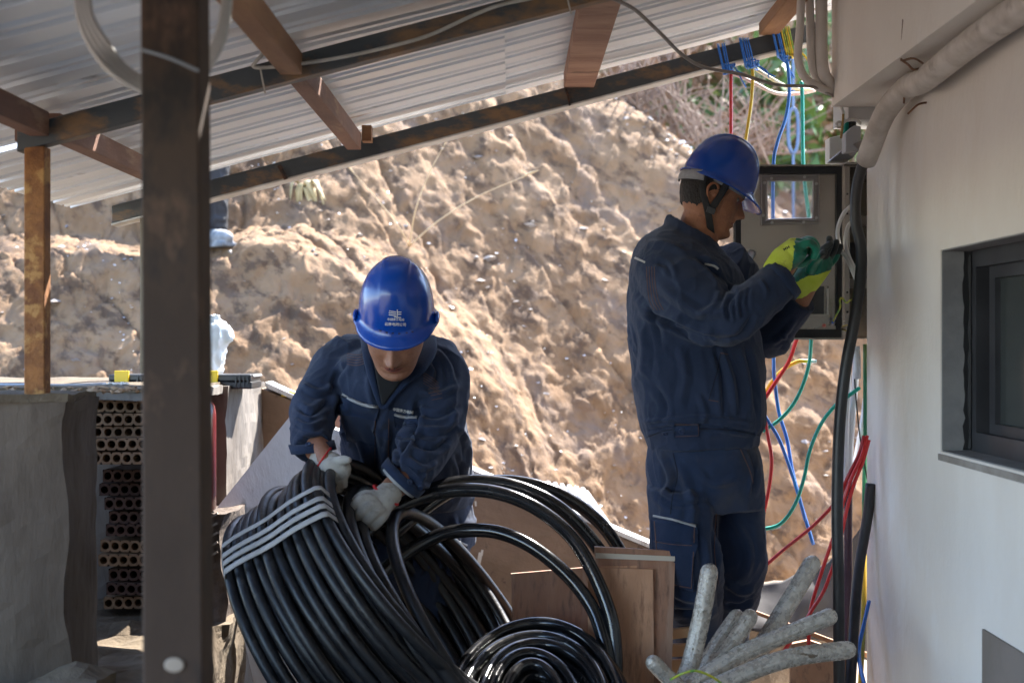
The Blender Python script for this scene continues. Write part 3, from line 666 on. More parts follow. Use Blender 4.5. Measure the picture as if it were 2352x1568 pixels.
# jacket
jk = [ball(W(1535,622,3.9),.092), loft([(1586,540,4.0,60,.08,-25), (1582,560,4.0,88,.12,-20), (1578,578,4.0,108,.165,-14), (1575,604,4.0,122,.195,-7), (1577,645,4.0,132,.2), (1587,720,4.0,145,.19), (1597,800,4.0,151,.178), (1605,880,4.0,152,.176), (1611,950,4.0,147,.182), (1614,985,4.0,142,.18,2), (1614,1000,4.0,134,.172,3), (1616,1026,4.0,128,.168,3)]),
      limb([(1535,618,3.90), (1585,678,3.825), (1640,722,3.775), (1680,728,3.74), (1725,700,3.722), (1768,665,3.725), (1800,640,3.74)], [.093,.089,.079,.069,.062,.056,.052], 24),
      limb([(1650,600,4.12), (1725,710,4.2), (1762,775,4.19), (1800,735,4.14), (1842,686,4.09)], [.088,.075,.064,.055,.052], 24)]
# collar: a stand-up band round the neck
def ring_band(c0, c1, n=40, th=.009):
    V = []; Fq = []
    for k in range(n):
        t = 2*math.pi*k/n
        for (cx, cy, cd_, rx, ry, tilt), s in ((c0, 1), (c0, -1), (c1, -1), (c1, 1)):
            c = W(cx, cy, cd_); a = Vector((math.cos(math.radians(tilt)), 0, math.sin(math.radians(tilt)))); 
            V.append(c+a*((rx+s*th/2)*math.cos(t))+Vector((0, 1, 0))*((ry+s*th/2)*math.sin(t)))
    for k in range(n):
        l = (k+1) % n
        for q in range(4): w_ = (q+1) % 4; Fq.append((k*4+q, l*4+q, l*4+w_, k*4+w_))
    return V, Fq
jk.append(ring_band((1602,570,4.0,.100,.105,-28), (1592,528,4.0,.078,.078,-30), th=.014))
jv = fuse(jk, .0052, 7, .5)
jv = crumple(jv, .0062, 8.5, 3, (1, 1, .75))
jv = strokes(jv, [
 ([(1470,705),(1530,735),(1600,768),(1650,782)], 9, -.016), ([(1640,780),(1690,776),(1715,750),(1730,715)], 9, -.006),
 ([(1500,640),(1560,690),(1620,720),(1690,700)], 13, .006), ([(1595,585),(1640,620),(1670,655)], 8, -.007), ([(1640,600),(1665,650),(1700,660)], 7, .006),
 ([(1690,668),(1672,700),(1676,740)], 6, -.008), ([(1704,665),(1694,700),(1700,735)], 5, .007), ([(1722,660),(1716,690),(1722,720)], 5, -.006), ([(1655,660),(1640,700),(1600,730)], 8, .005),
 ([(1745,640),(1760,665),(1758,690)], 5, .004), ([(1462,720),(1480,790),(1475,870)], 12, .006), ([(1455,660),(1500,720),(1520,800)], 10, -.006), ([(1560,790),(1575,860),(1560,940)], 11, .005),
 ([(1655,800),(1680,870),(1690,960)], 8, .006), ([(1640,790),(1660,870),(1665,970)], 8, -.006), ([(1710,790),(1730,870),(1738,960)], 8, -.006), ([(1500,880),(1530,930),(1520,975)], 9, -.005),
 ([(1600,900),(1620,945),(1610,975)], 8, .005), ([(1480,560),(1530,560),(1590,590)], 9, .004), ([(1500,600),(1530,610),(1545,640)], 7, -.005),
 ([(1478,990),(1540,981),(1610,975),(1680,985),(1745,997)], 5, -.009), ([(1470,970),(1540,962),(1620,958),(1740,975)], 6, .007),
 ([(1790,760),(1810,790),(1790,820)], 6, .004), ([(1770,790),(1800,770),(1830,730)], 7, .005)])
jacket1 = obj('jacket', jv, M_cloth, P1, True)
s1 = Surf(jacket1)
put('cuff', ring_band((1791,652,3.735,.056,.054,-48), (1806,636,3.742,.054,.052,-48), th=.006), M_clothd, P1)
put('piping', s1.strip([(1459,592),(1472,598),(1483,603)], 5), M_refl, P1); put('piping', s1.strip([(1618,606),(1640,611),(1650,618)], 5), M_refl, P1)
for k in range(4): put('stitching', s1.strip([(1485+k*6,612),(1487+k*6,650),(1492+k*7,690),(1503+k*7,712)], 1.3, .0004, .0005), M_seam, P1)
put('stitching', s1.strip([(1655,810),(1648,850),(1632,905),(1628,918)], 1.8, .0005, .0008), mat('dark_seam', (.006,.009,.02), rough=.9), P1)
put('stitching', s1.strip([(1655,810),(1672,814)], 2, .0005, .0008), M_seam, P1); put('stitching', s1.strip([(1628,918),(1650,922)], 2, .0005, .0008), M_seam, P1)
put('waistband_seam', s1.strip([(1486,1003),(1530,989),(1600,984),(1680,988),(1745,1000)], 2, .0004, .0008), mat('dark_seam', (.006,.009,.02)), P1)
put('tab', s1.patch([(1549,972),(1606,972),(1606,1002),(1549,1004)]), M_clothd, P1)
s1b = Surf(*[o for o in P1.children if o.name.startswith(('tab', 'jacket'))])
for b in ((1528,996), (1566,990)): put('button', s1b.button(*b, .0085), M_btn, P1)
for q in ([(1551,975),(1604,975)], [(1604,975),(1604,1000)], [(1551,1002),(1604,1000)]): put('stitching', s1b.strip(q, 1.2, .0004, .0006), M_seam, P1)
# trousers
tr = [loft([(1615,990,4.0,118,.15), (1615,1030,4.0,126,.155), (1618,1080,4.01,134,.165), (1624,1130,4.02,132,.165), (1628,1165,4.02,128,.15)]),
      loft([(1562,1120,3.95,75,.115), (1568,1200,3.92,73,.11), (1575,1290,3.91,78,.105), (1590,1370,3.94,70,.10), (1598,1440,3.99,56,.09), (1600,1560,4.03,52,.075), (1602,1740,4.05,50,.065)]),
      loft([(1690,1120,4.1,62,.115), (1694,1200,4.09,64,.11), (1694,1290,4.08,65,.105), (1682,1370,4.12,62,.10), (1668,1430,4.16,54,.09), (1664,1560,4.2,50,.075), (1660,1720,4.22,48,.065)])]
tv = crumple(fuse(tr, .0055, 6, .5), .006, 7.5, 13, (1, 1, .6))
tv = strokes(tv, [([(1645,1160),(1640,1250),(1650,1340),(1655,1420)], 9, -.008), ([(1515,1035),(1540,1100),(1520,1140)], 8, .006), ([(1560,1060),(1590,1160),(1580,1260)], 11, .006), ([(1500,1130),(1560,1160),(1640,1150)], 9, -.006),
 ([(1600,1080),(1640,1110),(1700,1100)], 9, .005), ([(1520,1340),(1580,1375),(1640,1370)], 9, .008), ([(1530,1400),(1590,1405),(1650,1390)], 8, -.009), ([(1550,1430),(1600,1425),(1640,1410)], 6, .006),
 ([(1680,1180),(1720,1260),(1710,1340)], 10, .006), ([(1660,1330),(1700,1360),(1735,1350)], 8, .007), ([(1665,1385),(1700,1390),(1730,1375)], 7, -.007), ([(1720,1030),(1735,1080),(1728,1140)], 6, -.006), ([(1585,1200),(1610,1280),(1600,1350)], 9, -.005)])
M_clotht = mat('navy_dusty', (.013,.024,.056), (.021,.034,.070), .88, scale=7, bump=.4, bscale=420, sheen=.12, c3=(.055,.052,.058), s3=6, f3=(.52,.78), spec=.25)
tro1 = obj('trousers', tv, M_clotht, P1, True)
s2 = Surf(tro1)
pk = put('cargo_pocket', s2.patch([(1502,1192),(1598,1206),(1590,1352),(1510,1330)], th=.009), M_clotht, P1)
s3 = Surf(tro1, pk)
put('pocket_flap', s3.patch([(1500,1190),(1599,1204),(1598,1250),(1501,1240)], th=.004), M_clothd, P1)
s3 = Surf(tro1, pk, [o for o in P1.children if o.name.startswith('pocket_flap')][0])
put('piping', s3.strip([(1501,1184),(1550,1194),(1598,1208)], 5), M_refl, P1)
put('stitching', s3.strip([(1546,1040),(1556,1090),(1545,1140),(1540,1180)], 1.8, .0005, .0008), mat('dark_seam', (.006,.009,.02)), P1)
for q in ([(1503,1196),(1508,1260),(1512,1328)], [(1595,1208),(1592,1280),(1588,1350)], [(1512,1328),(1550,1342),(1588,1350)], [(1502,1243),(1550,1250),(1597,1252)], [(1700,1030),(1722,1080),(1730,1110)], [(1646,1175),(1641,1260),(1650,1340)]): put('stitching', s3.strip(q, 1.7, .0005, .0008), M_seam, P1)
put('belt_buckle', join(boxc(W(1705,1008,3.875), (.034,.004,.014)), boxc(W(1705,1008,3.872), (.024,.004,.007))), mat('buckle_steel', (.35,.33,.3), rough=.3, metal=.9), P1)
for c, y in ((1598, 4.0), (1656, 4.18)):
    q = W(c, 1784, y); b = fuse([ball((q.x+.06, q.y, .055), .06, (2.1,.8,.85)), limb([(c,1700,y), (c,1770,y)], [.055,.055])], .006, 4)
    b[0][:,2] = np.maximum(b[0][:,2], .004); put('boot', b, mat('boot_black', (.02,.02,.02), rough=.5), P1)
# gloves
M_gy = mat('glove_yellow', (.52,.62,.05), (.62,.70,.10), .85, scale=14, bump=.5, bscale=260, c3=(.28,.30,.05), s3=16, f3=(.6,.7))
M_gg = mat('glove_green', (.004,.125,.075), (.006,.18,.11), .42, scale=14, bump=.25, bscale=120, c3=(.02,.05,.035), s3=18, f3=(.52,.64))
M_gk = mat('glove_dirty', (.010,.013,.012), (.025,.03,.028), .5, scale=20, bump=.2)
g1 = [bead([(1782,622,3.745),(1800,598,3.755)], [.036,.038], 20), bead([(1800,598,3.755),(1828,572,3.77)], [.038,.033], 20), ball(W(1822,580,3.76), .04, (.9,1.1,.85))]
for k, (dd, kn) in enumerate(((.0, (1838,566)), (.024, (1842,560)), (.048, (1843,556)), (.07, (1838,560)))):
    y = 3.735+dd
    g1.append(bead([(1815,588-k*4,y+.005), (kn[0],kn[1],y), (kn[0]+22-k,kn[1]-8+k*2,y-.004), (kn[0]+36-k*3,kn[1]+6,y), (kn[0]+32-k*3,kn[1]+24,y+.008)], [.014,.0125,.0115,.0105,.0095]))
g1.append(bead([(1822,600,3.79),(1838,606,3.80),(1852,600,3.805),(1866,588,3.805)], [.015,.0125,.011,.0095]))
gl1 = obj('glove', fuse(g1, .0025, 2), [M_gy, M_gg, M_gk], P1, True)
def g1paint(c):
    P = proj(c); gr = (P[:,0]*1.0+(P[:,1]-552)*.12 > 1826+4*vn(c*90, 3)); tip = (P[:,0] > 1868+3*vn(c*90, 4)) & (P[:,1] < 592)
    return np.where(gr, 1, 0)
paint_faces(gl1, g1paint)
g2 = [bead([(1836,668,4.085),(1856,640,4.075)], [.037,.040], 20), bead([(1856,640,4.075),(1884,606,4.06)], [.040,.036], 20), ball(W(1878,612,4.06), .042, (.85,1,.95)),
      ]
for k, pts in enumerate((((1880,605,4.03),(1880,586,4.00),(1893,572,3.98),(1907,560,3.975)), ((1888,600,4.05),(1898,578,4.03),(1906,560,4.02),(1905,548,4.01)), ((1894,604,4.07),(1909,584,4.06),(1917,568,4.05),(1921,556,4.045)), ((1896,612,4.09),(1914,596,4.08),(1923,580,4.075),(1930,566,4.07)))):
    g2.append(bead(pts, [.014,.0125,.0115,.0095]))
g2.append(bead([(1862,620,4.03),(1872,598,4.0),(1884,588,3.97),(1893,580,3.95)], [.016,.014,.012,.0105]))
gl2 = obj('glove', fuse(g2, .0025, 2), [M_gy, M_gg, M_gk], P1, True)
def g2paint(c):
    P = proj(c); a = (P[:,1]-632)*1.0+(P[:,0]-1838)*.32+3*vn(c*80, 3)
    i = np.where(a < 10, 1, 0); return np.where((P[:,1]+.35*(P[:,0]-1900) < 592+5*vn(c*70, 5)) & (P[:,0] > 1884), 2, i)
paint_faces(gl2, g2paint)
s4 = Surf(gl1)
put('glove_print', s4.text('MM', 1808, 573, 9, -28, 1.2), mat('print_dark', (.03,.04,.02), rough=.8), gl1, False)
# ================================================================ worker bent over the pipe coil
P2 = thing('person', W(1000, 1756, 4.2), 'worker facing the camera, bent over the black pipe, in blue hard hat and white gloves', 'worker', 'workers')
H2 = frame(W(908, 765, 3.74), -92, 40, -2, .98)
core2 = [loft([(905,800,3.92,60,.07), (915,870,3.95,95,.10), (930,1000,4.05,110,.11), (940,1160,4.2,110,.12)]), limb([(908,765,3.76), (908,800,3.85), (908,840,3.93)], [.052,.056,.065], 24)]
arm2 = [limb([(775,835,3.98), (712,940,3.9), (722,1010,3.78), (740,1050,3.70), (768,1075,3.66)], [.05,.042,.038,.030,.026]),
        limb([(1010,850,3.98), (1010,985,3.86), (950,1075,3.74), (893,1130,3.66), (860,1165,3.63)], [.05,.042,.038,.030,.026])]
leg2 = [limb([(985,1150,4.22), (1006,1260,4.21), (998,1430,4.19), (998,1700,4.25)], [.06,.05,.04,.03]), limb([(900,1150,4.22), (870,1260,4.19), (858,1430,4.16), (856,1700,4.25)], [.06,.05,.04,.03])]
body2 = obj('body', fuse([xf(head_mesh(1.1), H2)]+core2+arm2+leg2, .003, 3, .4), [M_skin2, M_lip], P2, True)
paint_faces(body2, lips(H2)); face_bits(P2, H2, body2)
hair(H2, 'hair', P2)
put('mouth_line', xf(tube([(.086,.021,-.0525), (.0925,.010,-.052), (.094,0,-.0525), (.0925,-.010,-.052), (.086,-.021,-.0525)], [.0006,.0013,.0016,.0013,.0006], 8, 5, flat=.7), H2), mat('mouth_dark', (.045,.012,.010), rough=.6), P2)
for s_ in (1, -1): put('nostril', xf(ball((.1085, s_*.0065, -.0315), .0028, (1.2,1,.8), seg=10), H2), MATS['mouth_dark'], P2)
put('moustache', xf(tube([(.088,.018,-.041), (.0935,.009,-.0385), (.0945,0,-.039), (.0935,-.009,-.0385), (.088,-.018,-.041)], [.001,.003,.0024,.003,.001], 8, 5, flat=.6), H2), mat('stubble', (.05,.025,.018), (.09,.045,.03), .8, scale=200), P2)
HH2 = frame(W(911, 719, 3.70), -91, 31, -2, 1.0)
hat2 = hard_hat(P2, HH2, a=.114, b=.098, h=.15, peak=.024)
for s in (1, -1): obj('side_slot', xf(ball((.012, s*.106, -.001), .02, (1.3,.35,.55)), HH2), M_blue, hat2, True)
sh = Surf(hat2)
M_print = mat('print_white', (.70,.68,.62), rough=.6)
put('writing', sh.text('中国南方电网', 909, 736, 6.6, 2, .98), M_print, hat2, False)
put('writing', sh.text('云南电网公司', 908, 747.5, 8.2, 2, 1.0), M_print, hat2, False)
lg = [([(894,713.5),(902,715),(910,716.5)], 1.9), ([(893,718),(902,719.3),(910,720.5)], 1.9), ([(893,722.5),(902,723.8),(910,724.8)], 1.9), ([(912.5,711),(912.5,719),(912.2,729.5)], 1.9),
      ([(913,716.5),(917,716.6),(921.5,716.5)], 1.9), ([(913,721.5),(917,721.6),(921.5,721.5)], 1.9), ([(905,727),(912,728.6),(921,728.8)], 2.0)]
put('emblem', join(*[v for v in (sh.strip(a, b, .0006, .0004, 4) for a, b in lg) if len(v[0])]), M_print, hat2, False)
put('vent_hole', join(*[v for v in (sh.strip([(x-2.5,y),(x,y),(x+2.5,y)], 3, .0002, .0003, 3) for x, y in ((874,759),(888,763),(902,765),(917,766),(934,764),(947,762))) if len(v[0])]), M_tee, hat2, False)
# jacket
jk = [ball(W(812,826,3.98),.078,(1,1,.95)), ball(W(985,838,3.98),.088,(1,1,.95)), loft([(908,792,3.93,62,.075), (908,808,3.93,105,.10), (908,835,3.94,138,.13), (912,880,3.94,140,.15), (918,930,3.96,142,.155), (928,985,4.01,146,.155), (936,1040,4.07,149,.16), (940,1095,4.13,149,.165), (941,1140,4.18,146,.165), (942,1165,4.2,138,.16)]),
      limb([(812,815,3.98), (778,846,3.96), (743,895,3.92), (718,950,3.86), (713,995,3.79), (719,1028,3.745)], [.076,.076,.070,.062,.056,.053], 24),
      limb([(985,830,3.98), (1010,870,3.93), (1008,930,3.88), (1000,990,3.84), (965,1050,3.775), (938,1082,3.72), (924,1099,3.70)], [.085,.088,.08,.074,.068,.061,.06], 24)]
jv = crumple(fuse(jk, .0052, 7, .5), .0068, 8.5, 33, (1, 1, .75))
jv = strokes(jv, [
 ([(866,850),(870,900),(880,935)], 12, -.014), ([(879,940),(878,1020),(876,1120)], 14, .004), ([(893,975),(885,1060),(880,1130)], 7, .007), ([(905,980),(915,1060),(912,1130)], 6, -.005),
 ([(790,905),(775,960),(795,1020)], 10, -.012), ([(960,920),(952,980),(905,1060)], 9, -.014),
 ([(690,880),(730,900),(770,885)], 8, .007), ([(675,930),(715,950),(755,925)], 8, -.008), ([(670,960),(710,980),(750,960)], 7, .007), ([(680,1000),(720,1010),(748,1000)], 6, -.004),
 ([(960,900),(1010,905),(1055,885)], 8, .007), ([(955,950),(1010,955),(1058,930)], 9, -.008), ([(965,985),(1020,985),(1050,960)], 8, .008), ([(950,1020),(1000,1030),(1035,1005)], 8, -.008), ([(930,1050),(975,1075),(1005,1060)], 7, .006),
 ([(1000,800),(1030,840),(1040,880)], 7, .007), ([(985,820),(1005,850),(1000,890)], 7, -.006), ([(800,830),(770,870),(765,910)], 8, -.006), ([(820,1000),(840,1060),(830,1130)], 9, .008), ([(845,970),(865,1040),(860,1120)], 9, -.008),
 ([(800,1060),(820,1100),(810,1140)], 7, .005), ([(1060,980),(1075,1030),(1070,1080)], 7, .008), ([(1045,1040),(1060,1090),(1040,1130)], 7, -.007), ([(930,1080),(960,1110),(1010,1120)], 6, .005)])
jacket2 = obj('jacket', jv, M_cloth, P2, True)
t1 = Surf(jacket2)
put('undershirt', fuse([prism([W(856,826,3.765), W(876,930,3.775), W(882,930,3.775), W(940,850,3.765), W(935,815,3.77)], (0,.08,0)), ball(W(900,850,3.86), .055, (1.0,.9,.9))], .004, 3), M_tee, P2)
def lapel(pts, r, flat, up=(0,-1,.4)): return tube(WA(pts), r, 12, 8, flat=flat, up=up)
put('collar', fuse([lapel([(836,772,3.9), (842,800,3.835), (848,835,3.80), (856,872,3.785), (867,912,3.78), (877,938,3.785)], [.012,.015,.014,.011,.008,.007], .5),
                    lapel([(990,772,3.93), (984,805,3.86), (962,842,3.80), (936,868,3.785), (905,905,3.78), (880,940,3.785)], [.016,.024,.024,.016,.010,.008], .42)], .0032, 4), M_clothd, P2)
put('pocket', t1.patch([(788,938),(866,952),(858,1020),(800,1010)], th=.005), M_cloth, P2); put('pocket', t1.patch([(908,962),(956,966),(950,1012),(915,1008)], th=.005), M_cloth, P2)
put('pocket_flap', t1.patch([(786,908),(872,934),(868,962),(790,946)], th=.008), M_clothd, P2); put('pocket_flap', t1.patch([(906,950),(957,958),(956,978),(908,976)], th=.008), M_clothd, P2)
tt = Surf(*[o for o in P2.children if o.name.startswith(('jacket', 'pocket'))])
put('piping', tt.strip([(786,905),(812,920),(845,932),(872,934)], 5.5), M_refl, P2); put('piping', tt.strip([(906,951),(925,957),(957,958)], 5.5), M_refl, P2)
put('writing', tt.text('中国南方电网', 925, 946, 8.6, 10, .92, lift=.0014), M_print, P2, False)
for k in range(5):
    put('stitching', tt.strip([(797,812+k*6),(820,815+k*6),(842,812+k*5)], 1.2, .0004, .0006), M_seam, P2)
    put('stitching', tt.strip([(972,855+k*6),(990,866+k*6),(1008,880+k*6)], 1.2, .0004, .0006), M_seam, P2)
for q in ([(984,893),(1010,889)], [(984,903),(1012,898)], [(990,908),(1015,903)], [(992,918),(1016,913)], [(862,960),(860,1130)], [(893,960),(890,1130)]): put('stitching', tt.strip([q[0], ((q[0][0]+q[1][0])/2, (q[0][1]+q[1][1])/2), q[1]], 1.4, .0004, .0006), M_seam, P2)
put('cuff', ring_band((715,1016,3.76,.058,.054,6), (721,1037,3.735,.057,.053,6), th=.006), M_clothd, P2)
put('cuff', ring_band((934,1088,3.72,.063,.06,-43), (919,1105,3.70,.062,.058,-43), th=.006), M_clothd, P2)
put('cuff_lining', ring_band((928,1096,3.71,.052,.05,-43), (914,1111,3.69,.051,.048,-43), th=.005), M_refl, P2)
tc = Surf(*[o for o in P2.children if o.name.startswith(('jacket', 'cuff'))])
for b in ((941,1106), (966,1119), (708,1020)): put('button', tc.button(*b, .0075), M_btn, P2)
tr = [loft([(944,1120,4.2,132,.15), (945,1160,4.22,140,.16), (948,1210,4.24,148,.16), (950,1250,4.24,145,.15)]),
      loft([(1012,1190,4.22,82,.12), (1006,1260,4.2,76,.115), (1000,1340,4.18,70,.11), (996,1430,4.18,66,.10), (996,1560,4.22,62,.085), (998,1700,4.25,55,.07)]),
      loft([(880,1190,4.22,82,.12), (870,1260,4.18,76,.115), (862,1340,4.14,70,.11), (858,1430,4.16,66,.10), (856,1560,4.22,62,.085), (856,1700,4.25,55,.07)])]
tv = strokes(crumple(fuse(tr, .0055, 6), .006, 7.5, 43, (1,1,.6)), [([(1040,1180),(1050,1240),(1040,1300)], 8, .006), ([(960,1190),(980,1250),(960,1330)], 10, -.007), ([(1030,1330),(1045,1370),(1030,1420)], 8, .008), ([(1000,1380),(1030,1400),(1060,1385)], 7, -.007), ([(990,1230),(1010,1290),(1000,1380)], 9, .005)])
tro2 = obj('trousers', tv, M_clotht, P2, True)
t2 = Surf(tro2)
pk = put('cargo_pocket', t2.patch([(1020,1240),(1068,1256),(1058,1350),(1024,1330)], th=.008), M_cloth, P2)
put('piping', Surf(tro2, pk).strip([(1010,1232),(1040,1238),(1072,1252)], 5), M_refl, P2)
for c in (998, 856):
    q = W(c, 1756, 4.25); b = fuse([ball((q.x, q.y-.05, .05), .055, (.85,2.1,.9)), limb([(c,1680,4.25), (c,1740,4.25)], [.055,.055])], .006, 4)
    b[0][:,2] = np.maximum(b[0][:,2], .004); put('boot', b, mat('boot_black', (.02,.02,.02)), P2)
# cotton gloves
M_gw = mat('glove_cotton', (.46,.43,.38), (.56,.53,.47), .95, scale=10, bump=.7, bscale=330, c3=(.26,.235,.20), s3=16, f3=(.52,.7), spec=.2)
M_red = mat('glove_red_edge', (.50,.02,.02), rough=.8)
gA = [bead([(738,1056,3.70),(762,1070,3.68)], [.033,.036], 20), ball(W(768,1078,3.665), .042, (1.05,.7,.9)),
      bead([(762,1062,3.665),(782,1058,3.65),(792,1056,3.645),(800,1056,3.64)], [.016,.014,.0125,.009])]
for k, pts in enumerate((((768,1080,3.66),(785,1092,3.66),(790,1112,3.67)), ((764,1084,3.665),(778,1100,3.67),(780,1122,3.68)), ((758,1086,3.67),(768,1106,3.68),(768,1128,3.69)), ((750,1086,3.68),(756,1106,3.69),(756,1126,3.70)))):
    gA.append(bead(pts, [.0145,.013,.011]))
ga = obj('glove', fuse(gA, .0026, 2), M_gw, P2, True)
put('red_edge', ring_band((742,1058,3.69,.0375,.0355,56), (739,1056,3.692,.0375,.0355,56), th=.006), M_red, ga)
def q6(x, y, d): return ((650+x/3.564)*.98, (980+y/3.564)*.98, d)
gB = [bead([q6(935,630,3.655), q6(870,690,3.635)], [.034,.037], 20), bead([q6(870,690,3.635), q6(800,745,3.62)], [.037,.036], 20), ball(W(*q6(815,735,3.62)), .044, (1.0,.62,1.0))]
for k, pts in enumerate(((q6(800,690,3.60), q6(735,668,3.59), q6(665,708,3.585), q6(628,765,3.60)), (q6(830,730,3.595), q6(765,735,3.58), q6(700,790,3.575), q6(672,840,3.595)),
                         (q6(860,770,3.60), q6(812,790,3.582), q6(755,845,3.578), q6(735,880,3.60)), (q6(885,800,3.61), q6(860,840,3.595), q6(820,885,3.592), q6(805,905,3.61)))):
    gB.append(bead(pts, [.0155,.0145,.0135,.011]))
gB.append(bead([q6(815,665,3.61), q6(745,640,3.61), q6(680,665,3.62), q6(640,710,3.635)], [.016,.014,.013,.011]))
gb = obj('glove', fuse(gB, .0026, 2), M_gw, P2, True)
put('red_edge', tube([Vector(W(*q6(905,640,3.65)))+Vector((-math.sin(.72)*0,0,0))+(Vector((.78,0,-.62))*(.0385*math.cos(t))+Vector((0,1,0))*(.038*math.sin(t)))*1.0 for t in np.linspace(0, 2*math.pi, 24, endpoint=False)], .004, 8, 3, True), M_red, gb)

# ================================================================ person up on the slope, mostly behind the roof
hz = float(hill_z(np.array([-1.40]), np.array([6.55]))[0])
P3 = thing('person', (-1.40, 6.55, hz), 'person in black trousers and dusty grey shoes on the slope, only one foot showing', 'person')
b3 = fuse([xf(head_mesh(), frame((-1.42,6.6,hz+1.6), -60, 10)), ball((-1.42,6.6,hz+1.25), .2, (1,.6,1.5)), ball((-1.42,6.6,hz+.92), .17, (1,.7,1)), tube([(-1.42,6.6,hz+1.5), (-1.42,6.6,hz+1.35)], .05, 12),
   tube([(-1.6,6.6,hz+1.4), (-1.68,6.58,hz+1.1), (-1.62,6.5,hz+.85)], [.05,.04,.03], 12), tube([(-1.24,6.6,hz+1.4), (-1.16,6.58,hz+1.1), (-1.22,6.5,hz+.85)], [.05,.04,.03], 12),
   tube([(-1.5,6.6,hz+.9), (-1.55,6.58,hz+.5), (-1.56,6.62,hz+.06)], [.08,.06,.045], 12), tube([(-1.36,6.6,hz+.9), (-1.37,6.55,hz+.5), (-1.385,6.53,hz+.08)], [.08,.06,.045], 12)], .008, 3)
obj('body', b3, M_skin, P3, True)
M_bt = mat('black_trousers', (.005,.005,.008), (.011,.012,.016), .75, scale=10, bump=.2, bscale=100)
obj('trousers', crumple(fuse([ball((-1.43,6.6,hz+.93), .19, (1,.75,1)), tube([(-1.5,6.6,hz+.9), (-1.55,6.58,hz+.5), (-1.56,6.62,hz+.08)], [.11,.09,.078], 18), tube([(-1.37,6.6,hz+.9), (-1.38,6.55,hz+.5), (-1.385,6.53,hz+.085)], [.11,.09,.078], 18)], .009, 3), .008, 10), M_bt, P3, True)
obj('jacket', crumple(fuse([ball((-1.42,6.6,hz+1.25), .22, (1,.65,1.45)), tube([(-1.6,6.6,hz+1.4), (-1.69,6.58,hz+1.1), (-1.64,6.5,hz+.9)], [.08,.07,.05], 12), tube([(-1.24,6.6,hz+1.4), (-1.15,6.58,hz+1.1), (-1.2,6.5,hz+.9)], [.08,.07,.05], 12)], .01, 4), .008, 8), M_bt, P3, True)
M_shoe = mat('shoe_grey', (.30,.31,.32), (.12,.13,.14), .7, scale=14, bump=.3)
for x, y in ((-1.375, 6.50), (-1.56, 6.58)):
    M = Matrix.Translation((x, y, 0)) @ Matrix.Rotation(math.radians(-48), 4, 'Z')
    v = fuse([xf(ball((.05,0,hz+.045), .05, (2.5,.95,.85)), M), xf(ball((-.02,0,hz+.07), .05, (1.2,.9,.95)), M), xf(boxc((.045,0,hz+.012), (.23,.08,.02)), M)], .006, 4)
    obj('shoe', v, M_shoe, P3, True)
# ---------------------------------------------------------------- cabinet and its door
M_inox = mat('stainless', (.33,.31,.28), (.40,.375,.34), .25, .92, scale=3, bump=.05, bscale=180, stretch=(.12,1,1), rvar=.06)
M_gask = mat('gasket_black', (.012,.012,.013), (.02,.02,.02), .6, scale=20)
M_scr = mat('screw_steel', (.5,.48,.45), rough=.3, metal=.9)
cb = thing('cabinet', (1.15, 4.45, 1.258), 'stainless electrical cabinet on the house corner, open with its windowed door swung towards the camera', 'cabinet')
x0, x1, y0, y1, z0, z1 = W(1939,0,4.345).x, 1.42, 4.345, 4.56, 1.258, 1.786
obj('cabinet_body', join(box(x0, x0+.003, y0, y1, z0, z1), box(x1-.003, x1, y0, y1, z0, z1), box(x0+.003, x1-.003, y0, y1, z0, z0+.003), box(x0+.003, x1-.003, y0, y1, z1-.003, z1), box(x0+.003, x1-.003, y1-.003, y1, z0+.003, z1-.003),
    box(x0+.003, x0+.017, y0+.001, y0+.004, z0+.003, z1-.003), box(x0-.01, x1, y0-.03, y1, z1+.002, z1+.008)), M_inox, cb)
obj('rail', join(box(x0+.03, x1-.01, y1-.03, y1-.01, 1.62, 1.65), box(x0+.03, x1-.01, y1-.03, y1-.01, 1.42, 1.45)), M_scr, cb)
obj('breaker', join(box(x0+.03, x0+.075, y1-.10, y1-.02, 1.47, 1.56), box(x0+.04, x0+.055, y1-.112, y1-.1, 1.50, 1.53)), mat('breaker_black', (.02,.02,.022), rough=.5), cb)
obj('hole', join(*[lathe([(0,0),(.003,0),(.003,.001),(0,.001)], (x0+.010, y0+.0005, z), 10, Matrix.Rotation(math.radians(90), 4, 'X')) for z in (1.70, 1.64, 1.40, 1.34)]), mat('hole_dark', (.01,.01,.01), rough=1), cb)
D = 4.33
def pl(u, v, d=D): return W(u, v, d)
def rect(u0, u1, v0, v1, th, d=D):
    return prism([pl(u0, v1, d), pl(u1, v1, d), pl(u1, v0, d), pl(u0, v0, d)], (0, th, 0))
dr = obj('door', join(rect(1688,1762,382,776,.0025), rect(1866,1934,382,776,.0025), rect(1762,1866,382,416,.0025), rect(1762,1866,504,776,.0025),
    prism([pl(1684,380), pl(1688,380), pl(1688,779), pl(1684,779)], (0,.02,0)), rect(1684,1938,776,780,.022,D-.018), rect(1684,1938,378,382,.022,D-.018), rect(1934,1938,382,776,.022,D-.018)), M_inox, cb)
obj('gasket', join(rect(1689,1702,384,775,.012,D-.0125), rect(1702,1922,384,399,.012,D-.0125), rect(1702,1922,756,775,.012,D-.0125), rect(1922,1933,384,775,.012,D-.0125)), M_gask, cb)
wf = obj('window_frame', join(*[tube([pl(u, v, D-.006) for u, v in q], .0045+.0015*i, 8, smooth=False, closed=True) for i, q in enumerate((((1749,404),(1880,402),(1880,511),(1750,515)), ((1760,414),(1869,413),(1868,503),(1761,506))))]), mat('clear_frame', (.42,.38,.35), rough=.2, trans=.3), cb)
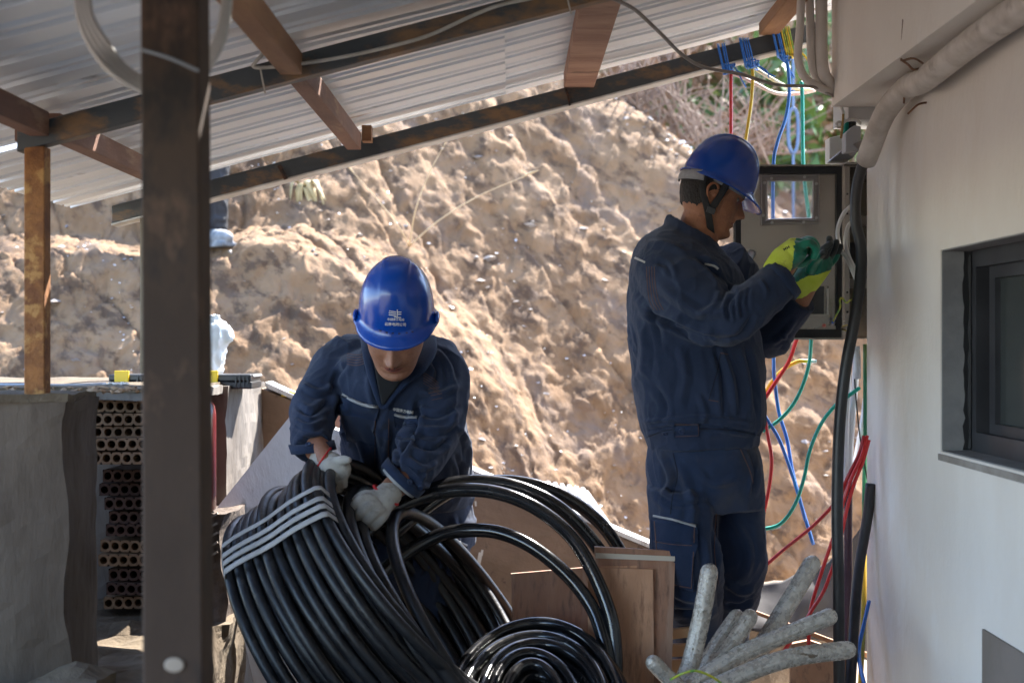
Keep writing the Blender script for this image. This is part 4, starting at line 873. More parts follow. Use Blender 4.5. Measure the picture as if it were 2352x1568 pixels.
obj('plate', join(rect(1748,1762,402,514,.003,D-.004), rect(1867,1882,402,512,.003,D-.004), rect(1762,1867,402,414,.003,D-.004), rect(1762,1867,504,514,.003,D-.004)), mat('frame_plate', (.30,.27,.25), rough=.25), wf)
obj('pane', rect(1761,1868,413,505,.002,D-.001), mat('scratched_clear', (.85,.87,.92), rough=.07, trans=.86, spec=.5), cb)
bpy.data.materials['scratched_clear'].node_tree.nodes['Principled BSDF'].inputs['IOR'].default_value = 1.08
obj('screw', join(*[lathe([(0,0),(.0045,0),(.0045,.003),(0,.004)], pl(u, v, D-.010), 10, Matrix.Rotation(math.radians(90), 4, 'X')) for u, v in ((1772,410),(1848,407),(1875,422),(1875,500),(1846,510),(1773,511),(1753,495),(1756,420))]), M_scr, wf)
lw = obj('lower_window_frame', join(rect(1852,1912,650,657,.006,D-.007), rect(1903,1912,657,727,.006,D-.007), rect(1852,1903,721,727,.006,D-.007), rect(1893,1897,657,721,.004,D-.005)), M_inox, cb)
obj('pane', rect(1800,1893,657,721,.003,D-.0045), mat('smoked_pane', (.03,.03,.032), (.05,.05,.052), .2, scale=10), lw)
obj('latch_rod', rect(1899,1903,662,722,.004,D-.012), M_scr, lw)
hd = obj('door_handle', join(tube(WA([(1726,583,D-.018),(1722,592,D-.02),(1716,604,D-.02),(1708,618,D-.02),(1703,626,D-.018)]), .010, 10, 6, flat=.35, up=(0,1,0)), lathe([(0,0),(.012,.0),(.0125,.004),(.008,.008),(.007,.012),(0,.0125)], pl(1726,583,D-.004), 18, Matrix.Rotation(math.radians(90), 4, 'X'))), mat('zinc', (.55,.6,.68), (.35,.42,.52), .3, .9, scale=20), cb, True)
obj('red_sticker', lathe([(0,0),(.0065,0),(.0065,.0008),(0,.0008)], pl(1893,748,D-.001), 20, Matrix.Rotation(math.radians(90), 4, 'X')), mat('sticker_red', (.62,.06,.04), (.7,.4,.35), .5, scale=300), cb)
obj('earth_bolt', lathe([(0,0),(.0095,0),(.0095,.005),(.006,.007),(0,.010)], pl(1911,741,D-.001), 8, Matrix.Rotation(math.radians(90), 4, 'X')), M_scr, cb)
def wire(name, pts, r, m, label, cat='wire', group=None, seg=10, n=8, smooth=True, **k):
    return tag(obj(name, tube(WA(pts), r, seg, n, **k), m, smooth=True), label, cat, group)
M_yg = mat('wire_yellow_green', (.62,.52,.02), (.10,.32,.05), .4, scale=38)
yw = wire('earth_wire', [(1914,738,4.31),(1920,725,4.29),(1930,705,4.26),(1929,690,4.25),(1934,684,4.24),(1944,695,4.22),(1952,690,4.2),(1960,687,4.15)], .0026, M_yg, 'thin yellow and green earth wire looping from the bolt on the cabinet door', 'wire')
obj('lug', tube(WA([(1912,741,4.315),(1915,736,4.31),(1918,729,4.302)]), .0038, 8), mat('lug_blue', (.02,.12,.5), rough=.4), yw)
tag(obj('warning_tag', tube(WA([(1934,752,4.25),(1943,747,4.2),(1960,747,4.16),(1960,760,4.16),(1945,760,4.2),(1936,755,4.25)]), .005, 8, 5, flat=.3), mat('tag_yellow', (.62,.48,.03), (.02,.02,.02), .5, scale=26)), 'small yellow and black tag at the lower right of the open cabinet', 'tag')
M_hose = mat('hose_white', (.55,.53,.50), (.65,.63,.60), .35, scale=12)
wire('white_hose', [(1962,468,4.1),(1938,490,4.1),(1924,530,4.1),(1930,570,4.08),(1946,595,4.07),(1958,622,4.06),(1966,642,4.06)], .0058, M_hose, 'pale hose looping out widest at the right edge of the cabinet door', 'hose', 'pale hoses in the cabinet')
wire('white_hose', [(1968,500,4.12),(1948,520,4.1),(1942,556,4.08),(1950,590,4.07),(1962,615,4.06),(1970,640,4.05)], .0058, M_hose, 'pale hose looping in the cabinet, closer to the thick black cable', 'hose', 'pale hoses in the cabinet')
# box and cover above the cabinet
jb = thing('junction_box', W(1925,372,4.28), 'small white plastic box above the cabinet with a metal cover plate', 'box')
bevel(obj('box_body', prism([pl(1905,372,4.27), pl(1950,372,4.27), pl(1950,318,4.27), pl(1932,310,4.27), pl(1905,316,4.27)], (0,.06,0)), mat('box_white', (.62,.60,.56), (.7,.68,.64), .45, scale=10), jb), .003)
obj('cover_plate', prism([pl(1903,372,4.24), pl(1938,343,4.2), pl(1982,322,4.1), pl(1984,328,4.1), pl(1960,362,4.2), pl(1940,373,4.24)], (0,.004,.003)), M_inox, jb)
bevel(obj('side_box', prism([pl(1942,350,4.15), pl(1978,345,4.15), pl(1978,290,4.15), pl(1962,288,4.15), pl(1942,306,4.15)], (0,.05,0)), mat('box_grey', (.35,.35,.36), rough=.4), jb), .003)
obj('threaded_rod', tube(WA([(1937,262,4.13),(1935,290,4.13),(1932,318,4.13)]), .0035, 8), mat('brass_rust', (.28,.18,.07), rough=.5, metal=.6), jb)
wire('curled_wire', [(1928,240,4.15),(1935,255,4.15),(1936,275,4.15),(1934,290,4.15),(1925,292,4.14),(1921,284,4.14),(1928,280,4.14),(1934,284,4.15),(1945,277,4.15),(1965,276,4.15),(1978,285,4.15)], .0045, M_hose, 'pale curled wire end hanging below the upper storey corner', 'wire')
wire('green_cable', [(1943,255,4.22),(1943,285,4.22),(1941,330,4.25)], .009, mat('cable_green', (.0,.22,.16), rough=.4), 'short green cable rising behind the small white box', 'cable')
wire('black_cable', [(1957,255,4.22),(1957,285,4.22),(1956,340,4.25)], .012, M_blk, 'short black cable rising behind the small white box', 'cable')
# ---------------------------------------------------------------- wires
M_wr = mat('wire_red', (.62,.015,.012), (.70,.03,.025), .35, scale=10, coat=.3)
M_wy = mat('wire_yellow', (.72,.48,.012), (.78,.55,.02), .35, scale=10, coat=.3)
M_wb = mat('wire_blue', (.008,.13,.52), (.012,.17,.6), .35, scale=10, coat=.3)
M_wg = mat('wire_green', (.0,.34,.24), (.01,.42,.30), .35, scale=10, coat=.3)
gt = 'coloured wires hanging from the far beam'; gl = 'coloured wires under the cabinet'
r = .0058
wire('red_wire', [(1682,160,4.6),(1679,175,4.6),(1679,240,4.55),(1679,330,4.5)], r, M_wr, 'red wire dropping straight from the beam behind the blue hard hat', 'wire', gt)
wire('yellow_wire', [(1728,150,4.6),(1729,185,4.58),(1725,240,4.55),(1712,325,4.5),(1700,380,4.5)], r, M_wy, 'yellow wire hanging from the beam down behind the blue hard hat', 'wire', gt)
wire('blue_wire', [(1797,125,4.6),(1809,150,4.6),(1813,210,4.56),(1805,270,4.52),(1785,330,4.48),(1776,392,4.46),(1776,600,4.45),(1777,820,4.42),(1780,880,4.42),(1790,950,4.42),(1808,1010,4.42),(1820,1080,4.42),(1838,1150,4.42),(1868,1250,4.42)], r, M_wb, 'long blue wire from the beam, passing behind the cabinet door to a free end below', 'wire', gt)
wire('green_wire', [(1841,188,4.6),(1843,230,4.58),(1845,380,4.5),(1853,460,4.47),(1858,510,4.46),(1862,640,4.45),(1863,780,4.42),(1855,850,4.42),(1830,915,4.4),(1795,960,4.38),(1752,990,4.36)], r*1.05, M_wg, 'green wire seen through the cabinet door window and curving out below the door', 'wire', gt)
wire('green_wire', [(1975,890,4.3),(1940,915,4.3),(1915,935,4.32),(1885,975,4.34),(1860,1035,4.35),(1846,1100,4.36),(1825,1160,4.36),(1792,1203,4.36),(1750,1216,4.36)], r*1.05, M_wg, 'green wire arching from the thick black cable down to the worker thigh', 'wire', gl)
wire('red_wire', [(1840,760,4.4),(1828,785,4.4),(1812,830,4.4),(1780,880,4.38),(1750,925,4.36)], r*1.1, M_wr, 'short red wire with a stripped top below the cabinet door', 'wire', gl)
wire('red_wire', [(1745,825,4.36),(1752,870,4.36),(1754,940,4.36),(1762,990,4.36),(1772,1050,4.36),(1768,1110,4.36),(1755,1175,4.36)], r, M_wr, 'red wire hanging close along the belly of the standing worker', 'wire', gl)
y_ = wire('yellow_wire', [(1854,829,4.44),(1830,831,4.44),(1795,852,4.43),(1768,885,4.42),(1745,930,4.4)], r*1.1, M_wy, 'short yellow wire with a stripped clear end below the cabinet door', 'wire', gl)
obj('stripped_end', tube(WA([(1854,829,4.44),(1875,830,4.44)]), .006, 8), mat('clear_sleeve', (.6,.62,.65), rough=.2), y_)
wire('blue_wire', [(1745,930,4.36),(1760,960,4.36),(1790,1010,4.38),(1818,1085,4.4),(1838,1150,4.41),(1850,1195,4.42)], r, M_wb, 'shorter blue wire crossing the long blue one below the cabinet', 'wire', gl)
wire('twisted_wire', [(1640,160,4.66),(1680,168,4.66),(1730,190,4.66),(1780,214,4.68),(1830,216,4.7),(1872,208,4.72)], .006, mat('wire_pink', (.7,.4,.35), (.75,.68,.62), .5, scale=60), 'pale red and white twisted wire running to the house behind the tied wires', 'wire')
wire('twisted_wire', [(1735,158,4.66),(1770,180,4.66),(1810,200,4.68),(1868,208,4.72)], .006, mat('wire_cream', (.7,.65,.3), (.75,.72,.6), .5, scale=60), 'pale yellow twisted wire running to the house behind the tied wires', 'wire')
M_rd = mat('wire_dark_red', (.35,.008,.012), (.5,.015,.015), .35, scale=4)
gr = 'red wires bundled beside the house corner'
wire('red_wire', [(1985,1000,4.15),(1972,1045,4.15),(1945,1100,4.15),(1925,1145,4.18),(1870,1205,4.25),(1800,1262,4.32),(1745,1310,4.36)], .0055, M_rd, 'dark red wire running off left to the standing worker knee', 'wire', gr)
wire('red_wire', [(1992,1000,4.15),(1978,1050,4.14),(1955,1100,4.13),(1938,1150,4.13),(1915,1230,4.12),(1885,1320,4.1),(1862,1400,4.05),(1857,1480,4.0)], .0054, M_wr, 'bright red wire of the bundle that drops straight into the grey tubes', 'wire', gr)
wire('red_wire', [(1996,1010,4.15),(1982,1060,4.14),(1962,1110,4.13),(1945,1170,4.12),(1925,1260,4.1),(1895,1350,4.05),(1865,1400,4.0),(1840,1440,3.95),(1800,1495,3.9),(1775,1530,3.85)], .0054, M_wr, 'bright red wire of the bundle that bends left behind the grey tubes', 'wire', gr)
# knots round the far beam
def knot(u, v, cols, loops, lab, top, bot):
    t = thing('wire_tie', W(u, v, 4.6), lab, 'wire tie', 'wire ties on the far beam')
    rng = random.Random(int(u))
    for k in range(loops):
        du = (k-loops/2)*5+rng.uniform(-2, 2)
        obj('loop', tube([W(u+du-6, top+rng.uniform(-3,3), 4.56), W(u+du, (top+bot)/2, 4.565), W(u+du+6, bot, 4.57), W(u+du+6, bot+4, 4.62), W(u+du, (top+bot)/2-5, 4.66), W(u+du-6, top-3, 4.62)], .0024, 6, 6, True), cols[k % len(cols)], t, True)
    P = [W(u+10+rng.uniform(-15, 15), v+rng.uniform(-13, 13), 4.6+rng.uniform(-.035, .03)) for _ in range(26)]
    obj('knot', tube(P, .0026, 6, 6), cols[0], t, True)
    for _ in range(2): obj('loose_end', tube([P[3], P[3]+Vector((rng.uniform(.01,.03), 0, -.02)), P[3]+Vector((rng.uniform(.03,.06), 0, -rng.uniform(.03,.08)))], .0022, 6, 6), cols[0], t, True)
knot(1664, 160, [M_wb], 4, 'blue wire tie knotted above the red wire, leftmost on the beam', 106, 162)
knot(1718, 150, [M_wb], 5, 'blue wire tie knotted above the yellow wire', 92, 148)
knot(1789, 127, [M_wb], 4, 'blue wire tie knotted above the long blue wire', 72, 126)
knot(1812, 122, [M_wy, M_yg, M_yg], 5, 'yellow and green wire tie at the right end of the beam', 66, 120)
# heavy cables beside the corner
wire('black_cable', [(1992,352,3.985),(1978,390,3.99),(1967,440,4.0),(1966,510,4.0),(1978,570,3.99),(1976,640,3.98),(1962,740,3.97),(1945,830,3.97),(1932,930,3.97),(1925,1050,3.97),(1923,1200,3.97),(1926,1340,3.97),(1927,1470,3.97),(1928,1640,3.97)], [.0155,.0155,.0165,.0165,.016], mat('cable_black', (.012,.012,.013), (.03,.028,.028), .42, scale=30, bump=.1, stretch=(1,1,.2)), 'thick black cable hanging from the white pipe end past the cabinet to the ground', 'cable', seg=16)
wire('black_cable', [(2000,1110,4.2),(1992,1190,4.2),(1975,1290,4.18),(1966,1370,4.15),(1960,1460,4.1),(1952,1590,4.0)], .0155, bpy.data.materials['cable_black'], 'black cable coming round the foot of the house corner', 'cable', seg=16)
wire('dark_pipe', [(1948,1105,4.3),(1948,1250,4.3),(1949,1480,4.3),(1950,1650,4.3)], .0135, mat('pipe_purple', (.055,.03,.045), (.08,.045,.06), .25, scale=6), 'dark purple plastic pipe standing just right of the thick black cable', 'pipe', seg=16)
for k, (pts, lab) in enumerate((([(1950,770,4.36),(1946,900,4.35),(1942,1020,4.33),(1944,1120,4.31)], 'white tube nearest the black cable below the cabinet'), ([(1968,800,4.38),(1964,880,4.37),(1957,960,4.35),(1952,1040,4.33),(1950,1120,4.31)], 'white tube in the middle of the three below the cabinet'), ([(1992,900,4.38),(1983,970,4.37),(1970,1040,4.35),(1957,1120,4.32)], 'white tube slanting down from the house corner to the dark pipe'))):
    wire('white_tube', pts, .0105, mat('tube_white', (.70,.70,.72), (.78,.78,.80), .3, scale=10), lab, 'tube', 'white tubes below the cabinet')
wire('earth_cable', [(1988,790,4.34),(1988,1000,4.34),(1986,1110,4.34),(1985,1230,4.34),(1984,1400,4.3),(1975,1600,4.2)], .0075, mat('earth_cable', (.01,.16,.07), (.66,.44,.02), .4, scale=4.5, stretch=(1,1,.5), detail=0), 'green and yellow striped cable standing along the house corner', 'cable')
wire('thin_wire', [(1962,780,4.3),(1963,870,4.3),(1975,1000,4.3),(1992,1100,4.3)], .0022, M_blk, 'thin dark wire crossing in front of the white tubes', 'wire')
wire('blue_wire', [(1996,1380,4.2),(1985,1430,4.15),(1973,1490,4.1),(1978,1540,4.0),(1994,1600,3.9)], .006, M_wb, 'blue wire bulging out beside the foot of the house corner', 'wire')
wire('junction_clip', [(1966,795,4.28),(1968,830,4.28),(1968,870,4.28)], .012, mat('clip_white', (.6,.62,.66), rough=.3), 'pale plastic clip hanging under the cabinet', 'clip', seg=4, n=2)
# cables under the roof
M_cab = mat('cable_cream', (.42,.38,.32), (.52,.48,.42), .5, scale=20)
wc = wire('white_cable', [(540,20,3.16),(560,60,3.17),(583,92,3.17),(605,117,3.17),(588,142,3.17),(582,153,3.175),(605,156,3.175),(690,147,3.175),(784,132,3.175),(884,110,3.175),(984,82,3.175),(1084,37,3.175),(1150,12,3.175),(1225,-4,3.175)], .0042, M_cab, 'cream cable tied along the nearer beam', 'cable')
obj('cable_tie', join(tube(WA([(598,158,3.17),(603,185,3.17),(609,214,3.17)]), .0022, 6), tube(WA([(1300,-20,3.17),(1306,8,3.17),(1312,32,3.17)]), .0022, 6)), M_cab, wc)
wire('grey_cable', [(1395,-8,3.2),(1440,12,3.25),(1467,30,3.3),(1517,77,3.4),(1568,127,3.5),(1618,155,3.62),(1701,171,3.8),(1785,195,3.95),(1868,200,4.1),(1915,222,4.14)], .0045, mat('cable_grey', (.22,.19,.17), (.3,.27,.25), .5, scale=20), 'thin grey cable swooping from the nearer beam to the house corner', 'cable')
M_loop = mat('cable_offwhite', (.50,.47,.43), (.58,.55,.51), .5, scale=10)
ct = thing('cable_loops', W(350,230,2.3), 'out of focus bundle of off-white cable loops hanging behind the wide post', 'cable')
for k in range(4):
    o = k*9
    obj('cable', tube(WA([(176+o,-60,2.26),(180+o,30,2.26),(208+o*1.3,105-o*.3,2.26),(262+o,172-o*.6,2.26+k*.008),(350,214-o,2.28),(440-o,196-o,2.26),(495-o*.8,130,2.26),(520-o*.5,60,2.26),(532-o*.4,-60,2.26)]), .0052, 10, 8), M_loop, ct, True)
# ---------------------------------------------------------------- black pipe coils
M_pe = mat('black_pipe', (.007,.007,.008), (.014,.014,.015), .42, scale=18, bump=.12, bscale=90, c3=(.07,.065,.06), s3=30, f3=(.60,.80), rvar=.08, spec=.4)
M_pe2 = mat('black_pipe_glossy', (.008,.008,.009), (.016,.016,.017), .14, scale=18, bump=.06, bscale=90, c3=(.10,.10,.105), s3=60, f3=(.62,.75), rvar=.06, spec=.6)
Bm = Vector((.60, .0, -.80)).normalized(); A = Vector((.76, -.14, .63)); A = (A-Bm*A.dot(Bm)).normalized(); Nn = A.cross(Bm)
if Nn.y > 0: Nn = -Nn
c0 = W(638, 1136, 3.74)+Bm*.415
co = thing('pipe_coil', c0+Bm*.3, 'big tilted coil of black plastic pipe bound with pale straps, under the bent worker hands', 'pipe coil', 'coils of black pipe')
rng = random.Random(11); STEP = .0285
for layer in range(2):
    for k in range(11):
        R = .415+rng.uniform(-.008, .008)-layer*.030; off = (k-4.6+layer*.5)*STEP+rng.uniform(-.003, .003); ex = rng.uniform(-.012, .014); tl = rng.uniform(-.02, .02)
        P = []
        for i in range(40):
            a = 2*math.pi*i/40
            P.append(c0-Bm*(R*math.cos(a)*(1+ex))+Nn*(R*.96*math.sin(a))+A*(off*(1+.3*(1-math.cos(a))/2)+tl*math.cos(a+.7)))
        obj('pipe_turn', tube(P, .0148, 14, 3, True), M_pe, co, True)
for k, (off, R, tl, sh) in enumerate(((.150, .41, .0, .05), (.168, .40, .0, .10), (.185, .40, -.02, .15), (.21, .385, .015, .20))):
    P = [c0+Bm*sh-Bm*(R*math.cos(a))+Nn*(R*.92*math.sin(a))+A*(off+tl*math.cos(a+.5)) for a in (2*math.pi*i/40 for i in range(40))]
    obj('pipe_turn', tube(P, .0165, 14, 3, True), M_pe, co, True)
M_strap = mat('strap_grey', (.30,.285,.265), (.38,.36,.34), .6, scale=20, bump=.2, bscale=200)
for ph in (.50, .60, .665, .73):
    P = []
    def cs(r_, a_, dphi=0.0):
        p = ph+dphi
        return c0+(-Bm*math.cos(p)+Nn*math.sin(p))*r_+A*a_
    lo, hi = -.130, .165
    for i in range(9): P.append(cs(.437+.003*math.sin(i*1.3), lo+(hi-lo)*i/8, .10*(i/8-.5)))
    P += [cs(.425, hi+.012, .05), cs(.36, hi+.012, .05)]
    for i in range(9): P.append(cs(.352, hi-(hi-lo)*i/8, .10*(.5-i/8)))
    P += [cs(.36, lo-.012, -.05), cs(.425, lo-.012, -.05)]
    up = -Bm*math.cos(ph)+Nn*math.sin(ph)
    V = []; Fq = []
    n = len(P); Tn = (Bm*math.sin(ph)+Nn*math.cos(ph)).normalized()
    for p in P:
        for s in (-1, 1): V.append(p+Tn*(.0085*s))
    for i in range(n): j = (i+1) % n; Fq.append((2*i, 2*i+1, 2*j+1, 2*j))
    o = obj('strap', (V, Fq), M_strap, co, True); m = o.modifiers.new('s', 'SOLIDIFY'); m.thickness = .0016; m.offset = 0
# loose turns arching to the right
def R2(x, y, d): return (784+x*.3338, 1045+y*.3338, d)
tail = lambda x, d: [R2(x, 1568, d), R2(x-80, 1950, d-.05)]
lc = thing('loose_pipe', W(1100, 1760, 3.8), 'loose black pipe loops arching from the gloved hand across to the plywood boards', 'pipe', 'coils of black pipe')
for pts in ([R2(-150,900,3.6), R2(60,640,3.7), R2(330,395,3.78), R2(560,270,3.82), R2(760,195,3.86), R2(1000,180,3.88), R2(1250,230,3.88), R2(1480,345,3.87), R2(1680,530,3.87), R2(1840,760,3.87), R2(1960,1050,3.87), R2(2010,1300,3.87)]+tail(2030, 3.87),
            [R2(-200,800,3.58), R2(100,520,3.68), R2(350,370,3.74), R2(600,275,3.78), R2(850,238,3.78), R2(1100,265,3.77), R2(1350,370,3.76), R2(1580,560,3.75), R2(1740,820,3.73), R2(1850,1100,3.70), R2(1885,1350,3.68)]+tail(1880, 3.66),
            [R2(150,950,3.72), R2(330,760,3.76), R2(480,650,3.8), R2(680,550,3.82), R2(880,515,3.82), R2(1100,535,3.80), R2(1330,640,3.77), R2(1560,830,3.74), R2(1720,1040,3.71), R2(1800,1250,3.68), R2(1835,1420,3.66)]+tail(1835, 3.64),
            [R2(340,560,3.86), R2(520,410,3.9), R2(760,250,3.94), R2(1000,185,3.97), R2(1250,190,3.98), R2(1500,265,3.98), R2(1720,410,3.98), R2(1870,580,3.97), R2(1960,780,3.96), R2(2000,1100,3.94), R2(1970,1500,3.9), R2(1940,2100,3.86)]):
    obj('pipe_loop', tube(WA(pts), .019, 16, 8), M_pe2, lc, True)
# the coil lying flat in the sun
fc = thing('pipe_coil', W(1225, 1780, 3.5), 'glossy black pipe coil lying flat at the bottom, its top turns shining in the sun', 'pipe coil', 'coils of black pipe')
rng = random.Random(4)
for lay in range(9):
    for k in range(5 if lay < 3 else 2):
        cx, cy = .062+rng.uniform(-.012,.012), 3.40+rng.uniform(-.01,.01); rx = .212-k*.032+rng.uniform(-.005,.005); ry = .365-k*.042
        zz = .505-lay*.034-(k*.003)
        P = []
        for i in range(36):
            a = 2*math.pi*i/36; x, y = cx+rx*math.cos(a), cy+ry*math.sin(a)
            P.append((x, y, zz+.38*(y-3.75)+.008*math.sin(a*2+k)))
        obj('pipe_turn', tube(P, .0158, 12, 3, True), M_pe2, fc, True)
# ---------------------------------------------------------------- boards
M_ply = mat('plywood_brown', (.28,.13,.07), (.36,.18,.105), .6, scale=30, bump=.2, bscale=70, stretch=(1,1,.06), c3=(.17,.085,.05), s3=60, f3=(.5,.68), c4=(.34,.20,.13), s4=9)
M_ply2 = mat('plywood_light', (.44,.22,.115), (.54,.29,.16), .6, scale=30, bump=.2, bscale=70, stretch=(1,1,.06), c3=(.28,.135,.075), s3=60, f3=(.5,.68), c4=(.48,.27,.16), s4=9)
def lean(c, th=.012): return prism([W(*p) for p in c], (0, th, 0))
bevel(tag(obj('plywood_board', lean([(1173,1317,3.93),(1186,1640,3.87),(1356,1640,3.87),(1350,1302,3.93)]), M_ply), 'dark brown plywood board leaning at the left of the three', 'board', 'leaning plywood boards'), .001)
o = tag(obj('plywood_board', lean([(1366,1255,3.805),(1370,1640,3.74),(1540,1640,3.74),(1551,1265,3.805)]), M_ply), 'brown plywood board at the back, tallest, with a pale strip along its top', 'board', 'leaning plywood boards')
obj('pale_strip', prism([W(1368,1269,3.80), W(1368,1281,3.798), W(1550,1288,3.798), W(1550,1277,3.80)], (0,-.002,0)), mat('tape_pale', (.52,.44,.34), rough=.6), o)
tag(obj('plywood_board', lean([(1350,1303,3.785),(1352,1640,3.72),(1503,1640,3.72),(1500,1307,3.785)]), M_ply2), 'lighter plywood board in front at the centre of the three', 'board', 'leaning plywood boards')
tag(obj('wood_strip', lean([(1380,1300,3.796),(1380,1306,3.796),(1462,1306,3.796),(1464,1298,3.796)], .006), M_ply2), 'thin splinter of wood on top of the lighter plywood board', 'wood strip')
# white corrugated sheet on the slope
def sheet_between(top, bot, nu=60, nv=16, wav=0, amp=0, nz=.0, seed=2):
    T = spline([W(*p) for p in top], 8); Bt = spline([W(*p) for p in bot], 8)
    t = np.array(T); b = np.array(Bt); s = np.linspace(0, 1, nu)
    ti = np.stack([np.interp(s, np.linspace(0, 1, len(t)), t[:,k]) for k in range(3)], 1); bi = np.stack([np.interp(s, np.linspace(0, 1, len(b)), b[:,k]) for k in range(3)], 1)
    V = []
    for j in range(nv):
        f = j/(nv-1); p = ti*(1-f)+bi*f; p = p+np.c_[0*s, nz*fbm(p*5, 3, seed), nz*fbm(p*5+7, 3, seed)]
        if wav: p[:,2] += amp*np.sign(np.sin(s*wav*2*np.pi))*np.clip(np.abs(np.sin(s*wav*2*np.pi))*3, 0, 1)
        V.append(p)
    return np.concatenate(V), grid_faces(nv, nu)
o = tag(obj('corrugated_offcut', sheet_between([(1255,1108,5.3),(1350,1126,5.3)], [(1300,1262,5.05),(1448,1268,5.05)], 90, 12, 6, .006), mat('offcut_white', (.55,.57,.58), (.62,.64,.65), .5, .2, scale=5)), 'white corrugated sheet offcut lying in the sun behind the sloping wall', 'sheet')
m = o.modifiers.new('s', 'SOLIDIFY'); m.thickness = .003
# dark sheeting over the low ledge at the right
tag(obj('rubble_bank', rough_block(.50, 1.06, 4.80, 5.2, -.02, .37, 20, .03, 77), M_floor), kind='structure')
o = tag(obj('rubber_sheet', sheet_between([(1600,1350,4.76),(1742,1342,4.76),(1815,1340,4.75),(1878,1322,4.74),(1915,1279,4.72),(1955,1232,4.7),(2010,1165,4.68)], [(1600,1420,4.62),(1728,1440,4.6),(1815,1465,4.58),(1900,1485,4.56),(1960,1505,4.54),(2010,1520,4.52)], 70, 30, nz=.03), mat('rubber_grey', (.03,.027,.027), (.048,.044,.044), .9, scale=5, bump=.2, bscale=10), smooth=True), 'dark grey crumpled sheeting draped over rubble behind the grey tubes', 'sheeting')
m = o.modifiers.new('s', 'SOLIDIFY'); m.thickness = .006
tag(obj('plank', lean([(1818,1478,4.1),(1815,1640,4.0),(1945,1640,4.0),(1950,1500,4.1),(1860,1470,4.1)], .02), M_ply2), 'weathered plank standing under the lowest grey tube at the right', 'plank')
tag(obj('plank', prism([W(1735,1402,4.45), W(1735,1410,4.45), W(1996,1512,4.35), W(1996,1500,4.35)], (0,.02,0)), M_woodo), 'narrow bright edged plank below the dark sheeting', 'plank')
cr = thing('pallet', W(1565, 1600, 3.85), 'pale wooden pallet corner beside the standing worker shin', 'pallet')
for q in ([(1544,1445),(1592,1440),(1592,1462),(1544,1468)], [(1540,1480),(1600,1478),(1600,1506),(1540,1508)], [(1543,1516),(1595,1514),(1595,1600),(1543,1600)]):
    bevel(obj('slat', prism([W(a, b, 3.85) for a, b in q][::-1], (0,.02,0)), mat('pallet_wood', (.45,.28,.15), (.52,.34,.19), .7, scale=12, stretch=(.2,1,1), bump=.2), cr), .002)
# ---------------------------------------------------------------- grey tubes lower right
M_lag = mat('grey_lagging', (.40,.355,.30), (.56,.51,.44), .28, .4, scale=60, bump=.35, bscale=120, rvar=.12)
def R3(x, y, d): return (1568+x*.3338, 1045+y*.3338, d)
gg = 'grey foil-wrapped tubes tied together'
def lagging(pts, r, label, seed):
    P = spline(WA(pts), 10); V, Fq = tube(P, [r*.985, r, r, r*.97], 28, smooth=False); a = join((V, Fq), ball(P[-1], r*.93, (1,1,1), seg=16))
    v, f = fuse([a], .0026, 3, .5); N = normals(v, f)
    ax = np.array(P[-1])-np.array(P[0]); ax /= np.linalg.norm(ax); s = v@ax
    ax = np.array(ax); e1 = np.cross(ax, (0, 1, 0)); e1 /= np.linalg.norm(e1); e2 = np.cross(ax, e1)
    cen = np.array([np.array(q) for q in P]); ci = np.argmin(((v[:,None]-cen[None])**2).sum(2), 1); rel = v-cen[ci]; th_ = np.arctan2(rel@e1, rel@e2)
    cr = np.abs(vn(np.c_[s*24+.8*vn(np.c_[s*6, th_*2, th_*0], seed+3), np.cos(th_)*1.1, np.sin(th_)*1.1], seed)); ln = np.abs(vn(np.c_[np.cos(th_)*5, np.sin(th_)*5, s*2.2], seed+9))
    d = -.0016*np.exp(-(cr/.05)**2)-.0014*np.exp(-(ln/.12)**2)+.0008*vn(np.c_[np.cos(th_)*9, np.sin(th_)*9, s*6], seed+2)
    o = obj('lagged_tube', (v+N*d[:,None], f), [M_lag, mat('lagging_crease', (.14,.10,.065), rough=.8)], smooth=True)
    mk = ((cr < .030) & (vn(v*35, seed+4) > 0)) | ((ln < .035) & (vn(v*25, seed+5) > .1))
    o.data.polygons.foreach_set('material_index', np.array([int(mk[list(g)].mean() > .5) for g in f], dtype=np.int32)); return tag(o, label, 'tube', gg)
lagging([R3(-60,1900,3.55), R3(-10,1600,3.56), R3(50,1450,3.58), R3(110,1200,3.6), R3(150,1000,3.6), R3(183,800,3.6)], .0235, 'grey wrapped tube standing nearly upright in front of the worker knees', 1)
lagging([R3(20,1700,3.66), R3(150,1460,3.68), R3(250,1290,3.7), R3(370,1110,3.72)], .0225, 'short grey wrapped tube, left one of the two short ones side by side', 2)
lagging([R3(90,1700,3.62), R3(200,1500,3.64), R3(330,1310,3.66), R3(462,1110,3.68)], .0225, 'short grey wrapped tube, right one of the two short ones side by side', 3)
lagging([R3(150,1800,3.7), R3(380,1560,3.74), R3(560,1290,3.78), R3(740,1000,3.82), R3(890,745,3.86)], .0255, 'long grey wrapped tube rising to the right above the others', 4)
lagging([R3(-100,1700,3.5), R3(140,1520,3.52), R3(400,1370,3.54), R3(700,1240,3.56), R3(1010,1110,3.58)], .0225, 'grey wrapped tube with a sunlit top slanting up to the right', 5)
lagging([R3(0,1700,3.44), R3(300,1560,3.46), R3(550,1450,3.48), R3(800,1380,3.5), R3(1135,1338,3.54)], .0235, 'lowest grey wrapped tube pointing right at the thick black cable', 6)
lagging([(1620,1680,3.5), (1570,1590,3.48), (1534,1555,3.47), (1500,1520,3.46)], .020, 'short grey wrapped tube end poking out to the left of the bundle', 7)
